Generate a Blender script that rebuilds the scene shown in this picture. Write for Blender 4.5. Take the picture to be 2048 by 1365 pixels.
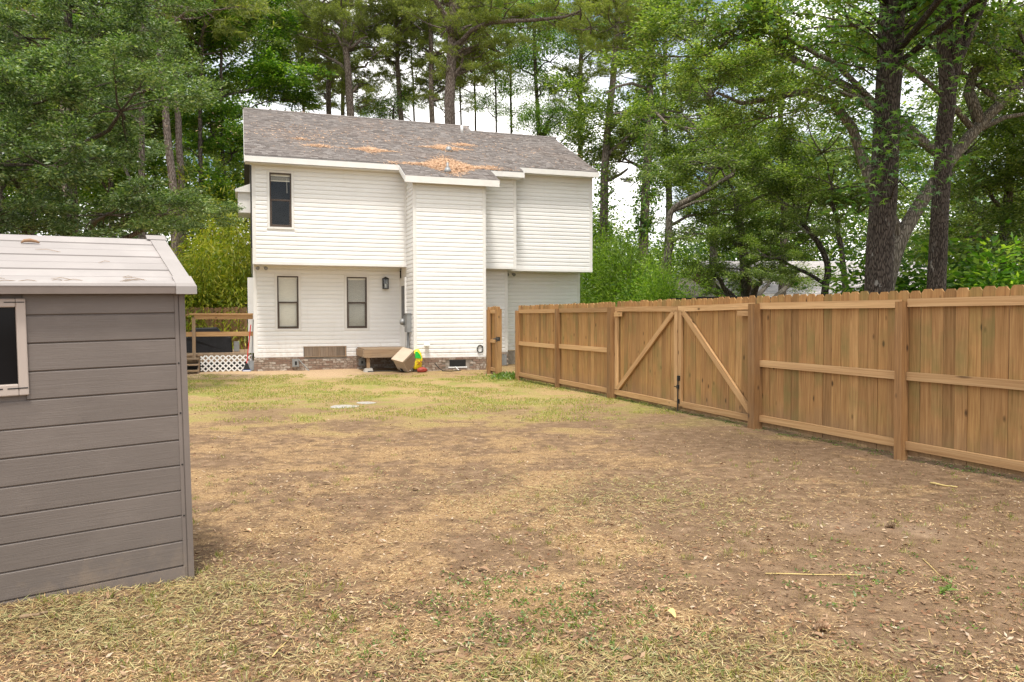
import bpy, bmesh, math, random
import numpy as np
from mathutils import Vector, Matrix
random.seed(7)
scene = bpy.context.scene
for o in list(bpy.data.objects): bpy.data.objects.remove(o)
COL = scene.collection
R = math.radians
PI = math.pi

# ------------------------------------------------------------------ camera
EYE = 1.55; FPX = 1560.0
cd = bpy.data.cameras.new('camera'); cam = bpy.data.objects.new('camera', cd); COL.objects.link(cam)
cd.sensor_width = 36; cd.lens = FPX/2048*36; cd.clip_start = .1; cd.clip_end = 5000
_p = math.atan((635.0-682.5)/FPX); _r = 0.002
fw = Vector((0, math.cos(_p), math.sin(_p))); rt = Vector((1,0,0)); up = rt.cross(fw)
rt2 = math.cos(_r)*rt - math.sin(_r)*up; up2 = math.sin(_r)*rt + math.cos(_r)*up
m = Matrix((rt2, up2, -fw)).transposed().to_4x4(); m.translation = (0,0,EYE)
cam.matrix_world = m
scene.camera = cam

# ------------------------------------------------------------------ world, sun, exposure
SUN_DIR = Vector((.02, -.34, .94)).normalized()      # towards the sun
w = bpy.data.worlds.new('World'); scene.world = w; w.use_nodes = True
nt = w.node_tree; nt.nodes.clear()
out = nt.nodes.new('ShaderNodeOutputWorld'); bg = nt.nodes.new('ShaderNodeBackground')
sky = nt.nodes.new('ShaderNodeTexSky'); sky.sky_type = 'NISHITA'; sky.sun_disc = False
sky.sun_elevation = math.asin(SUN_DIR.z); sky.sun_rotation = math.atan2(SUN_DIR.x, SUN_DIR.y)
sky.air_density = 1.0; sky.dust_density = 1.2; sky.ozone_density = 1.0
tc = nt.nodes.new('ShaderNodeTexCoord')
mp = nt.nodes.new('ShaderNodeMapping'); mp.inputs['Scale'].default_value = (1,1,2.2)
nz = nt.nodes.new('ShaderNodeTexNoise'); nz.inputs['Scale'].default_value = 3.2; nz.inputs['Detail'].default_value = 7; nz.inputs['Roughness'].default_value = .55
cr = nt.nodes.new('ShaderNodeValToRGB'); cr.color_ramp.elements[0].position = .39; cr.color_ramp.elements[1].position = .55
mx = nt.nodes.new('ShaderNodeMix'); mx.data_type = 'RGBA'
mx.inputs['B'].default_value = (12.5, 12.2, 11.8, 1)
nt.links.new(tc.outputs['Generated'], mp.inputs['Vector']); nt.links.new(mp.outputs[0], nz.inputs['Vector'])
nt.links.new(nz.outputs[0], cr.inputs[0]); nt.links.new(cr.outputs[0], mx.inputs['Factor'])
nt.links.new(sky.outputs[0], mx.inputs['A']); nt.links.new(mx.outputs['Result'], bg.inputs['Color'])
bg.inputs['Strength'].default_value = .10
nt.links.new(bg.outputs[0], out.inputs[0])
sd = bpy.data.lights.new('sun', 'SUN'); sun = bpy.data.objects.new('sun', sd); COL.objects.link(sun)
sd.energy = 2.4; sd.angle = R(8); sd.color = (1, .945, .86)
sun.rotation_euler = SUN_DIR.to_track_quat('Z', 'Y').to_euler()
vs = scene.view_settings; scene.display_settings.display_device = 'sRGB'
vs.view_transform = 'Standard'; vs.look = 'None'; vs.gamma = 1; vs.use_curve_mapping = False
vs.exposure = 0.88
cy = scene.cycles
scene.render.engine = 'CYCLES'
cy.max_bounces = 7; cy.diffuse_bounces = 4; cy.glossy_bounces = 3; cy.transmission_bounces = 4; cy.transparent_max_bounces = 6
cy.use_denoising = True; cy.denoiser = 'OPENIMAGEDENOISE'; cy.denoising_prefilter = 'NONE'; cy.denoising_input_passes = 'RGB_ALBEDO_NORMAL'; cy.caustics_reflective = False; cy.caustics_refractive = False
cy.sample_clamp_indirect = 6

# ------------------------------------------------------------------ materials
def newmat(name):
    mt = bpy.data.materials.new(name); mt.use_nodes = True
    n = mt.node_tree; b = n.nodes['Principled BSDF']; b.inputs['Specular IOR Level'].default_value = .3
    return mt, n, b
def node(n, t, **kw):
    x = n.nodes.new(t)
    for k, v in kw.items():
        if k in x.inputs: x.inputs[k].default_value = v
        else: setattr(x, k, v)
    return x
def ramp(n, fac, stops):
    r = n.nodes.new('ShaderNodeValToRGB'); e = r.color_ramp.elements
    while len(e) < len(stops): e.new(.5)
    for i, (p, c) in enumerate(stops):
        e[i].position = p; e[i].color = (*c, 1) if len(c) == 3 else c
    n.links.new(fac, r.inputs[0]); return r.outputs[0]
def mixc(n, fac, a, b, mode='MIX'):
    x = n.nodes.new('ShaderNodeMix'); x.data_type = 'RGBA'; x.blend_type = mode
    for s, v in (('Factor', fac), ('A', a), ('B', b)):
        if isinstance(v, (int, float)): x.inputs[s].default_value = v
        elif isinstance(v, tuple): x.inputs[s].default_value = (*v, 1) if len(v) == 3 else v
        else: n.links.new(v, x.inputs[s])
    return x.outputs['Result']
def mathn(n, op, a, b=None, c=None):
    x = n.nodes.new('ShaderNodeMath'); x.operation = op
    for i, v in enumerate((a, b, c)):
        if v is None: continue
        if isinstance(v, (int, float)): x.inputs[i].default_value = v
        else: n.links.new(v, x.inputs[i])
    return x.outputs[0]
def coords(n, scale=(1,1,1), kind='Object', rand=True):
    t = n.nodes.new('ShaderNodeTexCoord'); mpn = n.nodes.new('ShaderNodeMapping')
    mpn.inputs['Scale'].default_value = scale
    src = t.outputs[kind]
    if rand:
        oi = n.nodes.new('ShaderNodeObjectInfo')
        a = n.nodes.new('ShaderNodeVectorMath'); a.operation = 'MULTIPLY_ADD'
        n.links.new(oi.outputs['Random'], a.inputs[0]); a.inputs[1].default_value = (37, 53, 71); n.links.new(src, a.inputs[2]); src = a.outputs[0]
    n.links.new(src, mpn.inputs['Vector']); return mpn.outputs[0]
def noise(n, vec, scale, detail=4, rough=.5, dist=0):
    x = node(n, 'ShaderNodeTexNoise', Scale=scale, Detail=detail, Roughness=rough, Distortion=dist)
    n.links.new(vec, x.inputs['Vector']); return x.outputs[0]
def bump(n, b, h, strength=.3, dist=.01):
    x = node(n, 'ShaderNodeBump', Strength=strength, Distance=dist); n.links.new(h, x.inputs['Height']); n.links.new(x.outputs[0], b.inputs['Normal'])
def rnd(n):
    return n.nodes.new('ShaderNodeObjectInfo').outputs['Random']
def island(n):
    return n.nodes.new('ShaderNodeNewGeometry').outputs['Random Per Island']

def plain(name, c, rough=.6, var=.12, scale=8, metal=0, spec=.3, bmp=.0):
    mt, n, b = newmat(name)
    v = coords(n); f = noise(n, v, scale, 5, .6)
    d = tuple(x*(1-var) for x in c); l = tuple(min(1, x*(1+var)) for x in c)
    n.links.new(ramp(n, f, [(.3, d), (.7, l)]), b.inputs['Base Color'])
    b.inputs['Roughness'].default_value = rough; b.inputs['Metallic'].default_value = metal; b.inputs['Specular IOR Level'].default_value = spec
    if bmp: bump(n, b, noise(n, v, scale*6, 3), bmp, .01)
    return mt

def wood(name, dark, mid, light, axis, green=.0, grey=.0, gscale=1.0):
    """grain runs along the local axis named."""
    mt, n, b = newmat(name)
    s = [26, 26, 26]; s['XYZ'.index(axis)] = 1.3
    v = coords(n, tuple(x*gscale for x in s)); g = noise(n, v, 1.0, 5, .65, .6)
    s2 = [60, 60, 60]; s2['XYZ'.index(axis)] = 2.0
    g2 = noise(n, coords(n, tuple(x*gscale for x in s2)), 1.4, 3, .6)
    col = ramp(n, g, [(.28, dark), (.5, mid), (.72, light)])
    col = mixc(n, .35, col, ramp(n, g2, [(.35, dark), (.65, light)]))
    # per piece tone
    rr = rnd(n)
    col = mixc(n, 1.0, col, ramp(n, rr, [(0, (.66, .62, .56)), (.3, (.98, .92, .84)), (.5, (1.05, 1.0, .86)), (.75, (.88, .82, .76)), (1, (1.22, 1.2, 1.14))]), 'MULTIPLY')
    # knots
    sk = [5.5, 5.5, 5.5]; sk['XYZ'.index(axis)] = 2.6
    vo = node(n, 'ShaderNodeTexVoronoi', Scale=1.0, Randomness=1.0); n.links.new(coords(n, tuple(sk)), vo.inputs['Vector'])
    k = ramp(n, vo.outputs['Distance'], [(.05, (1,1,1)), (.13, (0,0,0))])
    col = mixc(n, k, col, tuple(x*.42 for x in dark))
    lowf = noise(n, coords(n, (1.3, 1.3, 1.3)), 1.2, 4, .6)
    if green: col = mixc(n, mathn(n, 'MULTIPLY', ramp(n, lowf, [(.5, (0,0,0)), (.68, (1,1,1))]), green), col, (.17, .16, .05))
    if grey: col = mixc(n, mathn(n, 'MULTIPLY', ramp(n, lowf, [(.35, (1,1,1)), (.6, (0,0,0))]), grey), col, (.20, .17, .14))
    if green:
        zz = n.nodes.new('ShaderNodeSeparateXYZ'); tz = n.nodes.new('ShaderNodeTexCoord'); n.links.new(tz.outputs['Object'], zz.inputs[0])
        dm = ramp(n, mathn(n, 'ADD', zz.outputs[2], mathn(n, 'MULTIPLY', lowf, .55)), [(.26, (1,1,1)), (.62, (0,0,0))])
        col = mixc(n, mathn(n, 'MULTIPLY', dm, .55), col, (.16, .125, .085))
    n.links.new(col, b.inputs['Base Color']); b.inputs['Roughness'].default_value = .75
    bump(n, b, g, .35, .004)
    return mt

def leafmat(name, stops, trans=.35, rough=.42, objvar=.3):
    mt, n, b = newmat(name)
    col = ramp(n, island(n), stops)
    oi = rnd(n)
    col = mixc(n, 1.0, col, ramp(n, oi, [(0, (1-objvar,)*3), (1, (1+objvar*.6, 1+objvar*.5, 1))]), 'MULTIPLY')
    n.links.new(col, b.inputs['Base Color']); b.inputs['Roughness'].default_value = rough; b.inputs['Specular IOR Level'].default_value = .5
    tr = n.nodes.new('ShaderNodeBsdfTranslucent')
    tcx = mixc(n, 1.0, col, (1.35, 1.5, .55), 'MULTIPLY'); n.links.new(tcx, tr.inputs[0])
    ms = n.nodes.new('ShaderNodeMixShader'); ms.inputs[0].default_value = trans
    n.links.new(b.outputs[0], ms.inputs[1]); n.links.new(tr.outputs[0], ms.inputs[2])
    n.links.new(ms.outputs[0], n.nodes['Material Output'].inputs[0])
    return mt

def barkmat(name, dark, mid, light, lichen=0, sc=1.0):
    mt, n, b = newmat(name)
    v = coords(n, (9*sc, 9*sc, 1.6*sc)); g = noise(n, v, 1.6, 6, .7, .8)
    vo = node(n, 'ShaderNodeTexVoronoi', Scale=2.2); vo.feature = 'DISTANCE_TO_EDGE'; n.links.new(v, vo.inputs['Vector'])
    h = mathn(n, 'ADD', g, mathn(n, 'MULTIPLY', ramp(n, vo.outputs[0], [(0, (0,0,0)), (.25, (1,1,1))]), .7))
    col = ramp(n, h, [(.45, dark), (.95, mid), (1.25, light)])
    if lichen:
        l = noise(n, coords(n, (7, 7, 3.2)), 1.5, 4, .65)
        big = noise(n, coords(n, (.8, .8, .8)), 1.0, 2)
        l = mathn(n, 'MULTIPLY', ramp(n, l, [(.61, (0,0,0)), (.66, (1,1,1))]), ramp(n, big, [(.4, (0,0,0)), (.6, (1,1,1))]))
        col = mixc(n, mathn(n, 'MULTIPLY', l, lichen), col, (.40, .38, .34))
    n.links.new(col, b.inputs['Base Color']); b.inputs['Roughness'].default_value = .9
    bump(n, b, h, .9, .03)
    return mt

M = {}
M['vinyl'] = plain('white_vinyl', (.82, .81, .795), .42, .03, 1.5)
def vinylmat():
    mt, n, b = newmat('white_vinyl')
    t = n.nodes.new('ShaderNodeNewGeometry'); P = t.outputs['Position']
    f = noise(n, P, .9, 5, .65); st_ = n.nodes.new('ShaderNodeMapping'); st_.inputs['Scale'].default_value = (5, 5, .5); n.links.new(P, st_.inputs['Vector'])
    k = noise(n, st_.outputs[0], 1.2, 4, .6)
    col = ramp(n, f, [(.3, (.80, .79, .775)), (.65, (.84, .832, .818))])
    col = mixc(n, mathn(n, 'MULTIPLY', ramp(n, k, [(.56, (0,0,0)), (.74, (1,1,1))]), .12), col, (.60, .585, .53))
    sx = n.nodes.new('ShaderNodeSeparateXYZ'); n.links.new(P, sx.inputs[0])
    sp = ramp(n, mathn(n, 'SUBTRACT', mathn(n, 'MULTIPLY', noise(n, P, 7, 5, .7), 1.0), mathn(n, 'MULTIPLY', sx.outputs[2], .35)), [(.26, (0,0,0)), (.5, (1,1,1))])
    col = mixc(n, mathn(n, 'MULTIPLY', sp, .4), col, (.52, .43, .34))
    oi = rnd(n); col = mixc(n, 1.0, col, ramp(n, oi, [(0, (.965,)*3), (1, (1, 1, 1))]), 'MULTIPLY')
    n.links.new(col, b.inputs['Base Color']); b.inputs['Roughness'].default_value = .42; return mt
M['vinyl'] = vinylmat()
M['trim'] = plain('white_trim', (.74, .725, .70), .5, .05, 3)
M['grey_side'] = plain('shaded_or_grey_side', (.52, .51, .49), .6, .12, 4)  # grey puts shade into the white gable's colour; plain grey on the outbuilding
M['soffit'] = plain('soffit_vinyl', (.70, .68, .65), .6, .04, 2)
M['bronze'] = plain('bronze_frame', (.085, .062, .048), .45, .2, 6)
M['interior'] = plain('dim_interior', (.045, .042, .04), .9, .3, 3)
M['blind'] = plain('blind_slat', (.82, .77, .66), .6, .06, 4)
M['black'] = plain('black_metal', (.018, .018, .018), .4, .2, 10)
M['grill'] = plain('black_cover', (.014, .014, .016), .65, .4, 5, bmp=.4)
M['galv'] = plain('grey_utility_metal', (.27, .275, .275), .5, .12, 6, metal=.3)
M['concrete'] = plain('concrete', (.37, .345, .31), .9, .15, 9, bmp=.3)
M['lattice'] = plain('white_lattice', (.76, .75, .73), .6, .05, 5)
M['red'] = plain('red_plastic', (.55, .03, .03), .4, .1, 5)
M['blue'] = plain('blue_plastic', (.03, .12, .50), .4, .1, 5)
M['whiteplastic'] = plain('white_plastic', (.75, .75, .74), .4, .05, 5)
M['shedwall'] = None
M['tanplastic'] = plain('tan_plastic', (.46, .37, .28), .5, .08, 6)
M['tandark'] = plain('tan_plastic_louvre', (.36, .27, .19), .55, .1, 6)
M['yellow'] = plain('yellow_bag', (.85, .68, .03), .35, .12, 6)
M['green'] = plain('green_print', (.02, .42, .05), .35, .1, 6)
M['bagred'] = plain('red_print', (.30, .05, .035), .4, .2, 8)
M['rubber'] = plain('black_rubber', (.02, .02, .02), .7, .2, 6)
M['glassdark'] = plain('dark_interior_glass', (.008, .008, .009), .12, .2, 4, spec=.12)  # near-black opaque pane: the unlit inside is put into its colour

def glassmat():
    mt, n, b = newmat('window_glass')
    tr = n.nodes.new('ShaderNodeBsdfTransparent'); tr.inputs[0].default_value = (.95, .96, .95, 1)
    gl = n.nodes.new('ShaderNodeBsdfGlossy'); gl.inputs['Roughness'].default_value = .03
    lw = n.nodes.new('ShaderNodeLayerWeight'); lw.inputs[0].default_value = .5
    f = mathn(n, 'MULTIPLY_ADD', mathn(n, 'POWER', lw.outputs['Facing'], 4.0), .6, .035)
    ms = n.nodes.new('ShaderNodeMixShader'); n.links.new(f, ms.inputs[0]); n.links.new(tr.outputs[0], ms.inputs[1]); n.links.new(gl.outputs[0], ms.inputs[2])
    n.links.new(ms.outputs[0], n.nodes['Material Output'].inputs[0]); return mt
M['glass'] = glassmat()

def shedmat(name, c, rough, grain):
    mt, n, b = newmat(name)
    v = coords(n, (2.2, 30, 62)); g = noise(n, v, 1.0, 4, .6, 1.6)
    f = noise(n, coords(n, (1,1,1)), 1.6, 4)
    col = ramp(n, f, [(.3, tuple(x*.9 for x in c)), (.7, tuple(x*1.08 for x in c))])
    zz = n.nodes.new('ShaderNodeSeparateXYZ'); tz = n.nodes.new('ShaderNodeTexCoord'); n.links.new(tz.outputs['Object'], zz.inputs[0])
    sp = noise(n, coords(n, (1,1,1), rand=False), 5, 5, .7)
    dm = ramp(n, mathn(n, 'SUBTRACT', mathn(n, 'MULTIPLY', sp, 1.1), mathn(n, 'MULTIPLY', zz.outputs[2], .9)), [(.36, (0,0,0)), (.62, (1,1,1))])
    col = mixc(n, mathn(n, 'MULTIPLY', dm, .4), col, (.27, .205, .145))
    sc_ = noise(n, coords(n, (1.2, 1, 2.4), rand=False), 1.7, 4, .6)
    col = mixc(n, mathn(n, 'MULTIPLY', ramp(n, sc_, [(.52, (0,0,0)), (.62, (1,1,1))]), .16), col, tuple(min(1, x*1.5) for x in c))
    n.links.new(col, b.inputs['Base Color']); b.inputs['Roughness'].default_value = rough; b.inputs['Specular IOR Level'].default_value = .35
    bump(n, b, g, grain*.5, .004); return mt
M['shedwall'] = shedmat('taupe_resin', (.148, .125, .111), .5, .7)
M['shedpost'] = shedmat('taupe_resin_post', (.165, .138, .122), .5, .15)
M['shedroof'] = shedmat('pale_resin_roof', (.31, .283, .268), .65, .12)
M['shedframe'] = plain('pale_resin_frame', (.40, .34, .30), .5, .04, 4)
M['shedfascia'] = plain('grey_resin_fascia', (.22, .185, .165), .5, .08, 5)

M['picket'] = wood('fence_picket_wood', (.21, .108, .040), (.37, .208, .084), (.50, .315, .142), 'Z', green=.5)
M['rail'] = wood('fence_rail_wood', (.31, .175, .078), (.48, .30, .148), (.61, .42, .23), 'X')
M['post'] = wood('fence_post_wood', (.185, .095, .038), (.335, .185, .078), (.46, .28, .125), 'Z', grey=.12)
M['oldwoodz'] = wood('aged_wood_upright', (.17, .105, .06), (.30, .20, .12), (.42, .30, .20), 'Z', grey=.5)
M['oldwoodx'] = wood('aged_wood_flat', (.19, .125, .075), (.33, .235, .155), (.45, .34, .235), 'X', grey=.5)
M['backfence'] = wood('back_fence_wood', (.20, .11, .057), (.36, .21, .115), (.48, .30, .18), 'Z', grey=.25)
M['barnwood'] = wood('grey_weathered_plank', (.10, .075, .055), (.24, .18, .135), (.36, .29, .23), 'Z', grey=.6)

def brickmat():
    mt, n, b = newmat('whitewashed_brick')
    col = ramp(n, rnd(n), [(0, (.20, .12, .09)), (.3, (.30, .22, .17)), (.6, (.42, .36, .30)), (1, (.52, .47, .41))])
    f = noise(n, coords(n), 14, 5, .7)
    col = mixc(n, ramp(n, f, [(.42, (0,0,0)), (.6, (1,1,1))]), col, (.22, .155, .115))
    n.links.new(col, b.inputs['Base Color']); b.inputs['Roughness'].default_value = .9
    bump(n, b, f, .5, .01); return mt
M['brick'] = brickmat()
M['mortar'] = plain('mortar', (.30, .26, .22), .95, .25, 12, bmp=.3)
M['redbrick'] = plain('red_brick', (.26, .09, .055), .9, .3, 20)

def shinglemat(name, stops):
    mt, n, b = newmat(name)
    col = ramp(n, island(n), stops)
    f = noise(n, coords(n, rand=False), 60, 3, .7)
    col = mixc(n, 1.0, col, ramp(n, f, [(.3, (.75,)*3), (.7, (1.2,)*3)]), 'MULTIPLY')
    big = noise(n, coords(n, (.35, .9, 1), rand=False), 1.3, 4)
    col = mixc(n, mathn(n, 'MULTIPLY', ramp(n, big, [(.5, (0,0,0)), (.75, (1,1,1))]), .22), col, (.26, .18, .135))
    n.links.new(col, b.inputs['Base Color']); b.inputs['Roughness'].default_value = .93
    return mt
M['shingle'] = shinglemat('grey_brown_shingle', [(0, (.155, .135, .125)), (.5, (.20, .178, .166)), (1, (.24, .217, .203))])
M['palershingle'] = shinglemat('pale_grey_shingle', [(0, (.36, .34, .34)), (1, (.48, .45, .44))])
M['darkshingle'] = shinglemat('charcoal_shingle', [(0, (.07, .065, .06)), (1, (.12, .11, .105))])

def strawmat(name, stops):
    mt, n, b = newmat(name)
    n.links.new(ramp(n, island(n), stops), b.inputs['Base Color']); b.inputs['Roughness'].default_value = .8
    return mt
M['pinestraw'] = strawmat('pine_straw', [(0, (.32, .17, .09)), (.5, (.56, .35, .21)), (1, (.70, .50, .34))])
M['straw'] = strawmat('dry_clippings', [(0, (.08, .045, .028)), (.22, (.22, .125, .06)), (.35, (.42, .25, .11)), (.6, (.56, .385, .19)), (.85, (.62, .47, .27)), (1, (.33, .30, .13))])
M['hay'] = strawmat('grey_green_hay', [(0, (.15, .10, .045)), (.35, (.38, .27, .115)), (.7, (.38, .33, .155)), (1, (.18, .20, .075))])
M['blade'] = leafmat('grass_blade', [(0, (.12, .16, .03)), (.45, (.25, .29, .05)), (.8, (.36, .36, .08)), (1, (.50, .38, .16))], .3)
M['stubble'] = leafmat('dry_stubble', [(0, (.16, .10, .045)), (.5, (.36, .235, .09)), (.8, (.46, .32, .13)), (1, (.26, .24, .07))], .25)
M['weed'] = leafmat('green_weed', [(0, (.06, .12, .02)), (1, (.18, .26, .04))], .3)
M['deadleaf'] = strawmat('dead_leaf', [(0, (.16, .075, .035)), (.5, (.26, .15, .085)), (.85, (.38, .26, .16)), (1, (.48, .39, .29))])
M['stick'] = plain('twig_bark', (.26, .18, .11), .9, .3, 20)
M['strawstem'] = plain('yellow_stem', (.55, .42, .17), .8, .15, 10)

M['oakleaf'] = leafmat('live_oak_leaf', [(0, (.034, .072, .020)), (.5, (.105, .180, .055)), (.8, (.21, .30, .125)), (1, (.38, .44, .26))], .30, .42)  # wide leaf ramps put sunlit and shaded contrast into the leaf colour
M['oakleaf2'] = leafmat('live_oak_leaf_sunlit', [(0, (.055, .105, .020)), (.5, (.165, .260, .048)), (.8, (.29, .375, .085)), (1, (.44, .50, .20))], .38, .42)  # lighter copy of the live oak leaf with sunlight in its colour
M['broadleaf'] = leafmat('broad_leaf', [(0, (.045, .120, .016)), (.5, (.12, .250, .030)), (.85, (.25, .37, .055)), (1, (.36, .46, .10))], .5, .4)
M['gumleaf'] = leafmat('sweetgum_leaf', [(0, (.045, .125, .034)), (.6, (.10, .21, .045)), (.9, (.19, .32, .06)), (1, (.30, .42, .12))], .40, .42)
M['needle'] = leafmat('pine_needle', [(0, (.11, .150, .038)), (.5, (.22, .275, .075)), (1, (.40, .41, .13))], .45, .5)
M['bamboo'] = leafmat('yellow_green_leaf', [(0, (.18, .27, .02)), (.5, (.38, .44, .04)), (1, (.62, .56, .07))], .42, .5)
M['cedar'] = leafmat('light_green_cedar', [(0, (.09, .18, .02)), (.5, (.19, .32, .03)), (1, (.32, .44, .06))], .38, .5)
M['woods'] = leafmat('far_woods_leaf', [(0, (.025, .065, .012)), (.6, (.090, .175, .026)), (.9, (.25, .34, .055)), (1, (.38, .44, .10))], .38, .6)
M['pinebark'] = barkmat('pine_bark', (.085, .06, .046), (.21, .165, .138), (.32, .265, .225), sc=1.4)
M['oakbark'] = barkmat('oak_bark', (.040, .031, .025), (.115, .092, .074), (.19, .16, .13), sc=1.3)
M['greybark'] = barkmat('grey_oak_bark', (.07, .058, .046), (.17, .145, .115), (.26, .23, .19), sc=1.2)
M['gumbark'] = barkmat('sweetgum_bark', (.018, .013, .010), (.062, .047, .036), (.115, .092, .074), lichen=.65, sc=2.3)
M['ash'] = M['greybark']

def groundmat():
    mt, n, b = newmat('yard_ground')
    t = n.nodes.new('ShaderNodeTexCoord'); P = t.outputs['Object']
    sx = n.nodes.new('ShaderNodeSeparateXYZ'); n.links.new(P, sx.inputs[0]); X, Y = sx.outputs[0], sx.outputs[1]
    nA = noise(n, P, .32, 3, .55, .3); nB = noise(n, P, 1.1, 5, .6, .4); nC = noise(n, P, 7, 5, .65); nD = noise(n, P, 45, 4, .7); nE = noise(n, P, 160, 3, .7)
    soil = ramp(n, nC, [(.3, (.085, .054, .035)), (.55, (.178, .116, .076)), (.75, (.295, .207, .138))])
    straw = ramp(n, nD, [(.3, (.155, .09, .045)), (.5, (.40, .255, .120)), (.7, (.62, .445, .235))])
    f = mathn(n, 'ADD', mathn(n, 'MULTIPLY', nB, .55), mathn(n, 'ADD', mathn(n, 'MULTIPLY', nC, .25), mathn(n, 'MULTIPLY', nA, .35)))
    rx = n.nodes.new('ShaderNodeMapRange'); rx.interpolation_type = 'SMOOTHSTEP'; n.links.new(X, rx.inputs[0]); rx.inputs[1].default_value = .4; rx.inputs[2].default_value = 3.2; rx.inputs[3].default_value = 0; rx.inputs[4].default_value = .07  # less straw, more dark soil at right; partly paints the canopy's shade
    f = mathn(n, 'SUBTRACT', f, rx.outputs[0])
    fac = ramp(n, f, [(.52, (0,0,0)), (.63, (1,1,1))])
    fine = ramp(n, nE, [(.42, (0,0,0)), (.53, (1,1,1))])
    fac = mathn(n, 'MULTIPLY', mathn(n, "MAXIMUM", fac, .25), fine)
    col = mixc(n, fac, soil, straw)
    # greener turf nearer the house
    yb = n.nodes.new('ShaderNodeMapRange'); yb.interpolation_type = 'SMOOTHSTEP'
    n.links.new(mathn(n, 'ADD', Y, mathn(n, 'MULTIPLY', mathn(n, 'ADD', mathn(n, 'MULTIPLY', nA, .6), mathn(n, 'SUBTRACT', mathn(n, 'MULTIPLY', nB, .8), .7)), 8.0)), yb.inputs[0]); yb.inputs[1].default_value = 9.8; yb.inputs[2].default_value = 15.6
    ye = n.nodes.new('ShaderNodeMapRange'); ye.interpolation_type = 'SMOOTHSTEP'
    n.links.new(Y, ye.inputs[0]); ye.inputs[1].default_value = 19.0; ye.inputs[2].default_value = 21.5; ye.inputs[3].default_value = 1; ye.inputs[4].default_value = .25
    turf = ramp(n, nD, [(.3, (.22, .145, .065)), (.5, (.41, .29, .13)), (.7, (.56, .43, .22))])
    green = ramp(n, nD, [(.3, (.13, .17, .03)), (.6, (.27, .30, .06))])
    gm = ramp(n, mathn(n, 'ADD', mathn(n, 'MULTIPLY', nB, .7), mathn(n, 'MULTIPLY', nC, .3)), [(.47, (0,0,0)), (.58, (1,1,1))])
    turf = mixc(n, mathn(n, 'MULTIPLY', gm, .85), turf, green)
    col = mixc(n, mathn(n, 'MULTIPLY', mathn(n, 'MULTIPLY', yb.outputs[0], ye.outputs[0]), .80), col, turf)
    # sandy strip along the foundation
    ys = n.nodes.new('ShaderNodeMapRange'); ys.interpolation_type = 'SMOOTHSTEP'
    n.links.new(mathn(n, 'ADD', Y, mathn(n, 'MULTIPLY', nB, 2.0)), ys.inputs[0]); ys.inputs[1].default_value = 20.2; ys.inputs[2].default_value = 22.0
    xs_ = n.nodes.new('ShaderNodeMapRange'); xs_.interpolation_type = 'SMOOTHSTEP'
    n.links.new(X, xs_.inputs[0]); xs_.inputs[1].default_value = -3.2; xs_.inputs[2].default_value = -5.0
    col = mixc(n, mathn(n, 'MULTIPLY', mathn(n, 'MULTIPLY', ys.outputs[0], xs_.outputs[0]), .75), col, ramp(n, nD, [(.3, (.42, .28, .16)), (.7, (.62, .46, .30))]))
    # bare sandy patches
    bp = ramp(n, noise(n, P, .55, 2, .5, .2), [(.66, (0,0,0)), (.74, (1,1,1))])
    col = mixc(n, mathn(n, 'MULTIPLY', bp, .5), col, (.36, .26, .185))
    n.links.new(col, b.inputs['Base Color']); b.inputs['Roughness'].default_value = .95; b.inputs['Specular IOR Level'].default_value = .1
    h = mathn(n, 'ADD', mathn(n, 'MULTIPLY', nC, 1.0), mathn(n, 'ADD', mathn(n, 'MULTIPLY', nD, .5), mathn(n, 'MULTIPLY', nE, .25)))
    bump(n, b, h, .8, .03)
    return mt
M['ground'] = groundmat()

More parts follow.
